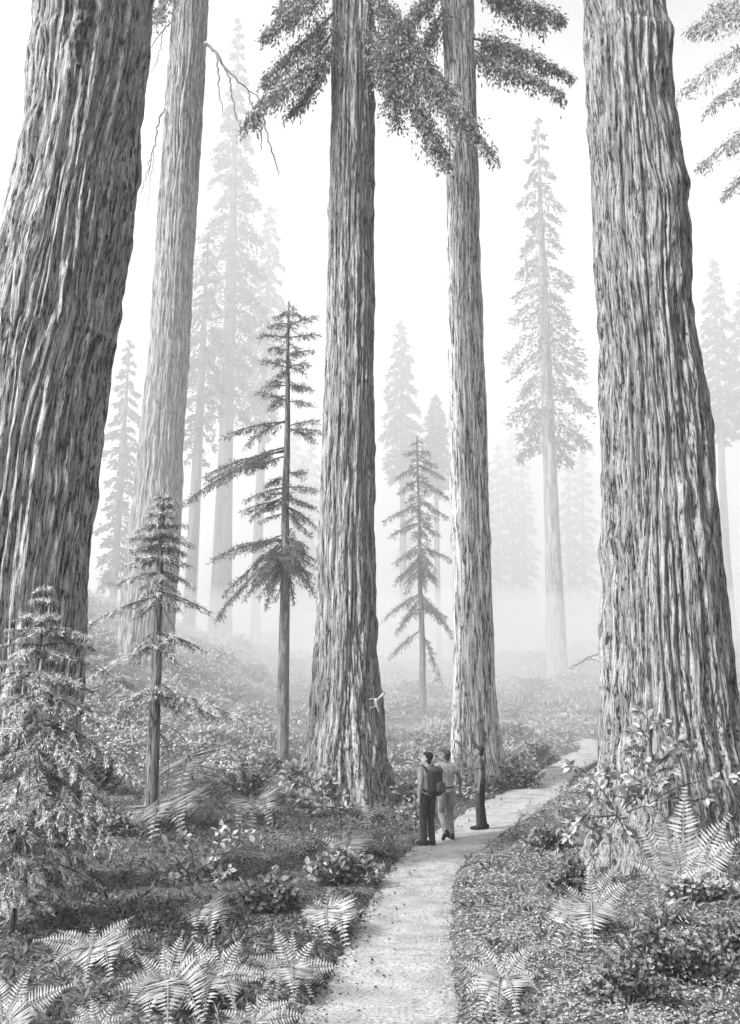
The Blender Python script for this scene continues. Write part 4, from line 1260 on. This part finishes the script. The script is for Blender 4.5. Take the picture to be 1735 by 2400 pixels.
    for a in 'RL':
        sh, el, wr = p['sh' + a], p['el' + a], p['wr' + a]
        if long_sleeve:
            sp += [('c', sh, .068, el, .052), ('f', el, .052, wr - unit(wr - el) * .015, .038), ('e', el, (.052, .052, .052), None)]
        else:
            e = sh + (el - sh) * sleeve
            sp += [('e', sh, (.070, .070, .070), None), ('f', sh, .068, e, .062)]
    part('shirt', solid(sp, .010, 3), M[shirt_mat], root)
    # trousers
    tp = [('c', p['pelvis'] - [.062, 0, .0], .113, p['pelvis'] + [.062, 0, .0], .113), ('f', p['pelvis'] + [0, 0, .0], .12, p['pelvis'] + [0, 0, .07], .118)]
    for a in 'RL':
        tp += [('c', p['hip' + a], .102, p['kn' + a], .074), ('e', p['kn' + a], (.074, .076, .08), None), ('f', p['kn' + a], .073, p['an' + a] + [0, 0, -.035], .062)]
    part('trousers', solid(tp, .011, 3), M[trouser_mat], root)
    part('belt', solid([('f', p['pelvis'] + [-.055, 0, .055], .113, p['pelvis'] + [-.055, 0, .09], .113), ('f', p['pelvis'] + [.055, 0, .055], .113, p['pelvis'] + [.055, 0, .09], .113), ('f', p['pelvis'] + [0, 0, .055], .121, p['pelvis'] + [0, 0, .09], .121)], .010, 1), M['shoe'], root)
    for a in 'RL':
        an = p['an' + a]
        tx, ty = j['toe' + a]
        lift = j.get('heel' + a, 0.0)
        heel = an + np.array([-tx * .25, -.055, -.045 + lift])
        toe = an + np.array([tx, ty, -.058 - (an[2] - .09)])
        part('shoe', solid([('c', heel, .045, an + np.array([tx * .4, ty * .35, -.042]), .048), ('c', an + np.array([tx * .4, ty * .35, -.048]), .046, toe, .034), ('c', an + [0, -.01, .01], .048, heel + [0, 0, .02], .046)], .009, 2), M['shoe'], root)
    hr = [('e', hp(0, -.030, .045), (.082, .092, .088), HR), ('e', hp(0, -.052, -.028), (.071, .058, .074), HR), ('e', hp(0, .024, .092), (.066, .062, .030), HR)]
    if hair_full:
        hr += [('e', hp(.01, .052, .098), (.056, .034, .022), HR), ('e', hp(0, -.04, .075), (.088, .095, .075), HR), ('c', hp(.074, -.01, .035), .018, hp(.076, -.005, .0), .012), ('c', hp(-.074, -.01, .035), .018, hp(-.076, -.005, .0), .012), ('e', hp(0, -.07, -.045), (.062, .045, .05), HR)]
    part('hair', solid(hr, .008, 1), M[hair_mat], root)
    for sg in (-1, 1):
        part('eye', solid([('e', hp(sg * .031, .082, .012), (.012, .010, .007), HR)], .003, 0), M['hair'], root)
    return root, p, s

yaw1 = R_(38)
P1, pj, s1 = person('hiker in pale sweater and dark trousers with a backpack, seen from behind', (949, 1880), 1.79, yaw1, R_(42), R_(10),
    dict(elL=(-.235, -.06, 1.15), wrL=(-.22, .0, .90), elR=(.23, .03, 1.15), wrR=(.20, .16, .95), anR=(.09, -.02, .09), anL=(-.09, .02, .09), toeL=(-.07, .16), toeR=(.05, .17)), 'sweater', .5, 'trousers_dark', 'hair', long_sleeve=True)
P2, pj2, s2 = person('hiker in grey short-sleeved shirt and grey trousers with cropped hair, in mid-stride', (991, 1868), 1.80, R_(22), R_(48), R_(8),
    dict(elR=(.31, -.03, 1.17), wrR=(.335, .02, .91), elL=(-.24, -.02, 1.13), wrL=(-.22, .07, .89), hipL=(-.095, 0, .92), knL=(-.11, .02, .51), anL=(-.13, -.24, .17), toeL=(-.02, .12), knR=(.11, .06, .50), anR=(.12, .03, .09)),
    'tshirt', .48, 'trousers_mid', 'hair_short', skin='skin_dark', hair_full=False)
P3, pj3, s3 = person('hiker in dark shirt pointing up with a raised arm, seen from the side', (1067, 1844), 1.78, R_(74), R_(14), R_(4),
    dict(shR=(.17, .02, 1.43), elR=(.13, .25, 1.57), wrR=(.10, .44, 1.77), palmR=(.6, -.4, .6), elL=(-.235, -.06, 1.14), wrL=(-.225, -.01, .89), knR=(.10, .0, .50), anR=(.10, -.06, .09), knL=(-.10, .03, .50), anL=(-.10, .03, .09)),
    'polo', .52, 'trousers_dark', 'hair', skin='skin_tan', open_hand=('R',))
# bracelet on the raised wrist
w, e = pj3['wrR'], pj3['elR']
ax = unit(w - e)
part('wristband', solid([('f', w - ax * .035, .034, w - ax * .005, .032)], .006, 1), M['shoe'], P3)

def backpack():
    root = thing('backpack', 'bulging black backpack worn by the hiker in the pale sweater', 'backpack', P1.location)
    root.rotation_euler = P1.rotation_euler
    root.scale = P1.scale
    part('pack_body', solid([('c', (-.02, -.215, 1.36), .105, (-.02, -.215, 1.05), .115), ('c', (.08, -.215, 1.36), .10, (.085, -.215, 1.04), .115), ('c', (.03, -.25, 1.34), .10, (.03, -.26, 1.06), .115)], .011, 3), M['pack'], root)
    part('pocket', solid([('c', (-.02, -.375, 1.16), .045, (-.02, -.375, 1.05), .05), ('c', (.085, -.375, 1.16), .045, (.085, -.375, 1.05), .05), ('c', (.03, -.38, 1.17), .045, (.03, -.38, 1.04), .05)], .010, 3), M['pack_light'], root)
    part('lid', solid([('c', (-.03, -.225, 1.43), .075, (.09, -.225, 1.43), .075), ('c', (-.02, -.29, 1.415), .07, (.08, -.29, 1.415), .07)], .010, 3), M['pack_light'], root)
    part('carry_loop', solid([('c', (.0, -.14, 1.49), .012, (.03, -.14, 1.53), .012), ('c', (.03, -.14, 1.53), .012, (.06, -.14, 1.49), .012)], .006, 1), M['pack'], root)
    for sg in (-1, 1):
        xs = .13 * sg
        pts = [(xs * .9, -.13, 1.40), (xs, -.085, 1.475), (xs, -.01, 1.502), (xs, .075, 1.46), (xs, .125, 1.34), (xs * 1.15, .10, 1.17), (xs * 1.25, .0, 1.06), (xs * 1.0, -.12, 1.02), (xs * .6, -.16, 1.0)]
        part('strap', solid([('c', pts[i], .021, pts[i + 1], .021) for i in range(len(pts) - 1)], .009, 1), M['pack'], root)
backpack()

# ------------------------------------------------------------------ the squirrel on the straight redwood's base
def squirrel():
    def sp(X, Y, out):
        p = at(X, Y, yC)
        c, r = TC.cx(p[2]), TC.r(p[2])
        dx = np.clip(p[0] - c, -r * .97, r * .97)
        y = yC - math.sqrt(r * r - dx * dx)
        q = at(X, Y, y)
        n = unit(np.array([q[0] - c, q[1] - yC, 0]))
        return q + n * out
    c0 = sp(829, 1556, .0)
    root = thing('squirrel', 'pale squirrel clinging head-down to the bark of the tall straight redwood', 'squirrel', c0)
    b = [('c', sp(827, 1551, .09), .052, sp(830, 1566, .09), .040), ('c', sp(830, 1567, .09), .032, sp(832, 1572, .10), .032), ('c', sp(832, 1573, .10), .034, sp(833, 1578, .10), .018), ('c', sp(835, 1570, .11), .012, sp(838, 1568, .12), .007),
         ('c', sp(826, 1550, .08), .030, sp(821, 1548, .06), .016), ('c', sp(821, 1548, .06), .016, sp(816, 1549, .04), .012),
         ('c', sp(832, 1551, .08), .026, sp(836, 1549, .05), .014), ('c', sp(828, 1565, .07), .018, sp(822, 1567, .05), .013), ('c', sp(822, 1567, .05), .013, sp(816, 1570, .04), .011),
         ('c', sp(831, 1564, .07), .018, sp(836, 1562, .05), .012), ('c', sp(836, 1562, .05), .012, sp(840, 1565, .04), .010)]
    b = [(k, p - c0, r0, q - c0, r1) for k, p, r0, q, r1 in b]
    part('body', solid(b, .009, 1), M['fur'], root)
    pts = [(831, 1549, .09, .022), (835, 1545, .11, .038), (839, 1540, .12, .050), (841, 1535, .13, .046), (839, 1530, .13, .018)]
    q = [(sp(x, y, o) - c0, r) for x, y, o, r in pts]
    part('tail', solid([('c', q[i][0], q[i][1], q[i + 1][0], q[i + 1][1]) for i in range(4)], .009, 1), M['fur'], root)
squirrel()

# ------------------------------------------------------------------ air, sky, sun
def volume_mat(name, dens, col=1.0, aniso=.0):
    m = bpy.data.materials.new(name)
    m.use_nodes = True
    nt = m.node_tree
    nt.nodes.remove(nt.nodes['Principled BSDF'])
    v = nt.nodes.new('ShaderNodeVolumePrincipled')
    v.inputs['Density'].default_value = dens
    v.inputs['Color'].default_value = (col, col, col, 1)
    v.inputs['Anisotropy'].default_value = aniso
    nt.links.new(v.outputs[0], nt.nodes['Material Output'].inputs['Volume'])
    return m

def box(name, lo, hi, mat):
    x0, y0, z0 = lo; x1, y1, z1 = hi
    v = [(x0, y0, z0), (x1, y0, z0), (x1, y1, z0), (x0, y1, z0), (x0, y0, z1), (x1, y0, z1), (x1, y1, z1), (x0, y1, z1)]
    q = [(0, 3, 2, 1), (4, 5, 6, 7), (0, 1, 5, 4), (1, 2, 6, 5), (2, 3, 7, 6), (3, 0, 4, 7)]
    return tag(MB().add(v, q).build(name, mat, smooth=False), kind='stuff')

HAZE = .0013
ZTOP = max(max((o.matrix_basis.translation.z + max(c[2] for c in o.bound_box)) if o.parent is None else (o.parent.location.z + max(c[2] for c in o.bound_box)) for o in COL.objects if o.type == 'MESH'), 60)
print('ZTOP', ZTOP)
hz = box('haze', (-215, -12, -6), (215, 275, ZTOP + 3), volume_mat('morning_haze', HAZE, 1.0, .3))

def mist(name, prof, half, mat):
    # mist lying on the slope: its front leans back, so that the trees' feet are deeper in it than their tops
    n = len(prof)
    v = [(x, y, z) for x in (-half, half) for y, z in prof]
    mb = MB()
    q = [(k, (k + 1) % n, n + (k + 1) % n, n + k) for k in range(n)]
    t = []
    for k in range(1, n - 1):
        t += [(0, k + 1, k), (n, n + k, n + k + 1)]
    mb.add(v, q, t)
    o = tag(mb.build(name, mat, smooth=False), kind='stuff')
    bm = bmesh.new()
    bm.from_mesh(o.data)
    bmesh.ops.recalc_face_normals(bm, faces=bm.faces)
    bm.to_mesh(o.data)
    bm.free()
FOG = .0100
mist('fog_bank', [(27, -5.5), (27, 2.5), (74, ZTOP + 2), (185, ZTOP + 2), (185, -5.5)], 120, volume_mat('valley_mist', FOG, 1.0, .5))
mist('ground_mist', [(30, -5.4), (30, 1.5), (60, 11), (90, 17), (184, 17.5), (184, -5.4)], 119, volume_mat('low_mist', .020, 1.0, .5))

SUN_EL, SUN_AZ = R_(39), R_(-124)            # azimuth from +y (ahead) towards +x
sd = bpy.data.lights.new('sun', 'SUN')
sd.energy = 2.4
sd.angle = R_(4)
sun = bpy.data.objects.new('sun', sd)
COL.objects.link(sun)
to_sun = Vector((math.sin(SUN_AZ) * math.cos(SUN_EL), math.cos(SUN_AZ) * math.cos(SUN_EL), math.sin(SUN_EL)))
sun.rotation_euler = (-to_sun).to_track_quat('-Z', 'Y').to_euler()

w = bpy.data.worlds.new('World')
S.world = w
w.use_nodes = True
nt = w.node_tree
bg = nt.nodes['Background']
sky = nt.nodes.new('ShaderNodeTexSky')
sky.sky_type = 'NISHITA'
sky.sun_disc = False
sky.sun_elevation = SUN_EL
sky.sun_rotation = SUN_AZ
sky.dust_density = 6
sky.air_density = 1.5
bw = nt.nodes.new('ShaderNodeRGBToBW')       # a black-and-white sky
nt.links.new(sky.outputs[0], bw.inputs[0])
nt.links.new(bw.outputs[0], bg.inputs[0])
bg.inputs[1].default_value = .12

S.view_settings.view_transform = 'Standard'
S.view_settings.look = 'None'
S.view_settings.exposure = 1.42
S.view_settings.gamma = 1
c = S.cycles
c.max_bounces = 18
c.diffuse_bounces = 3
c.glossy_bounces = 1
c.transmission_bounces = 3
c.transparent_max_bounces = 4
c.volume_bounces = 16
c.use_denoising = True
S.render.film_transparent = False
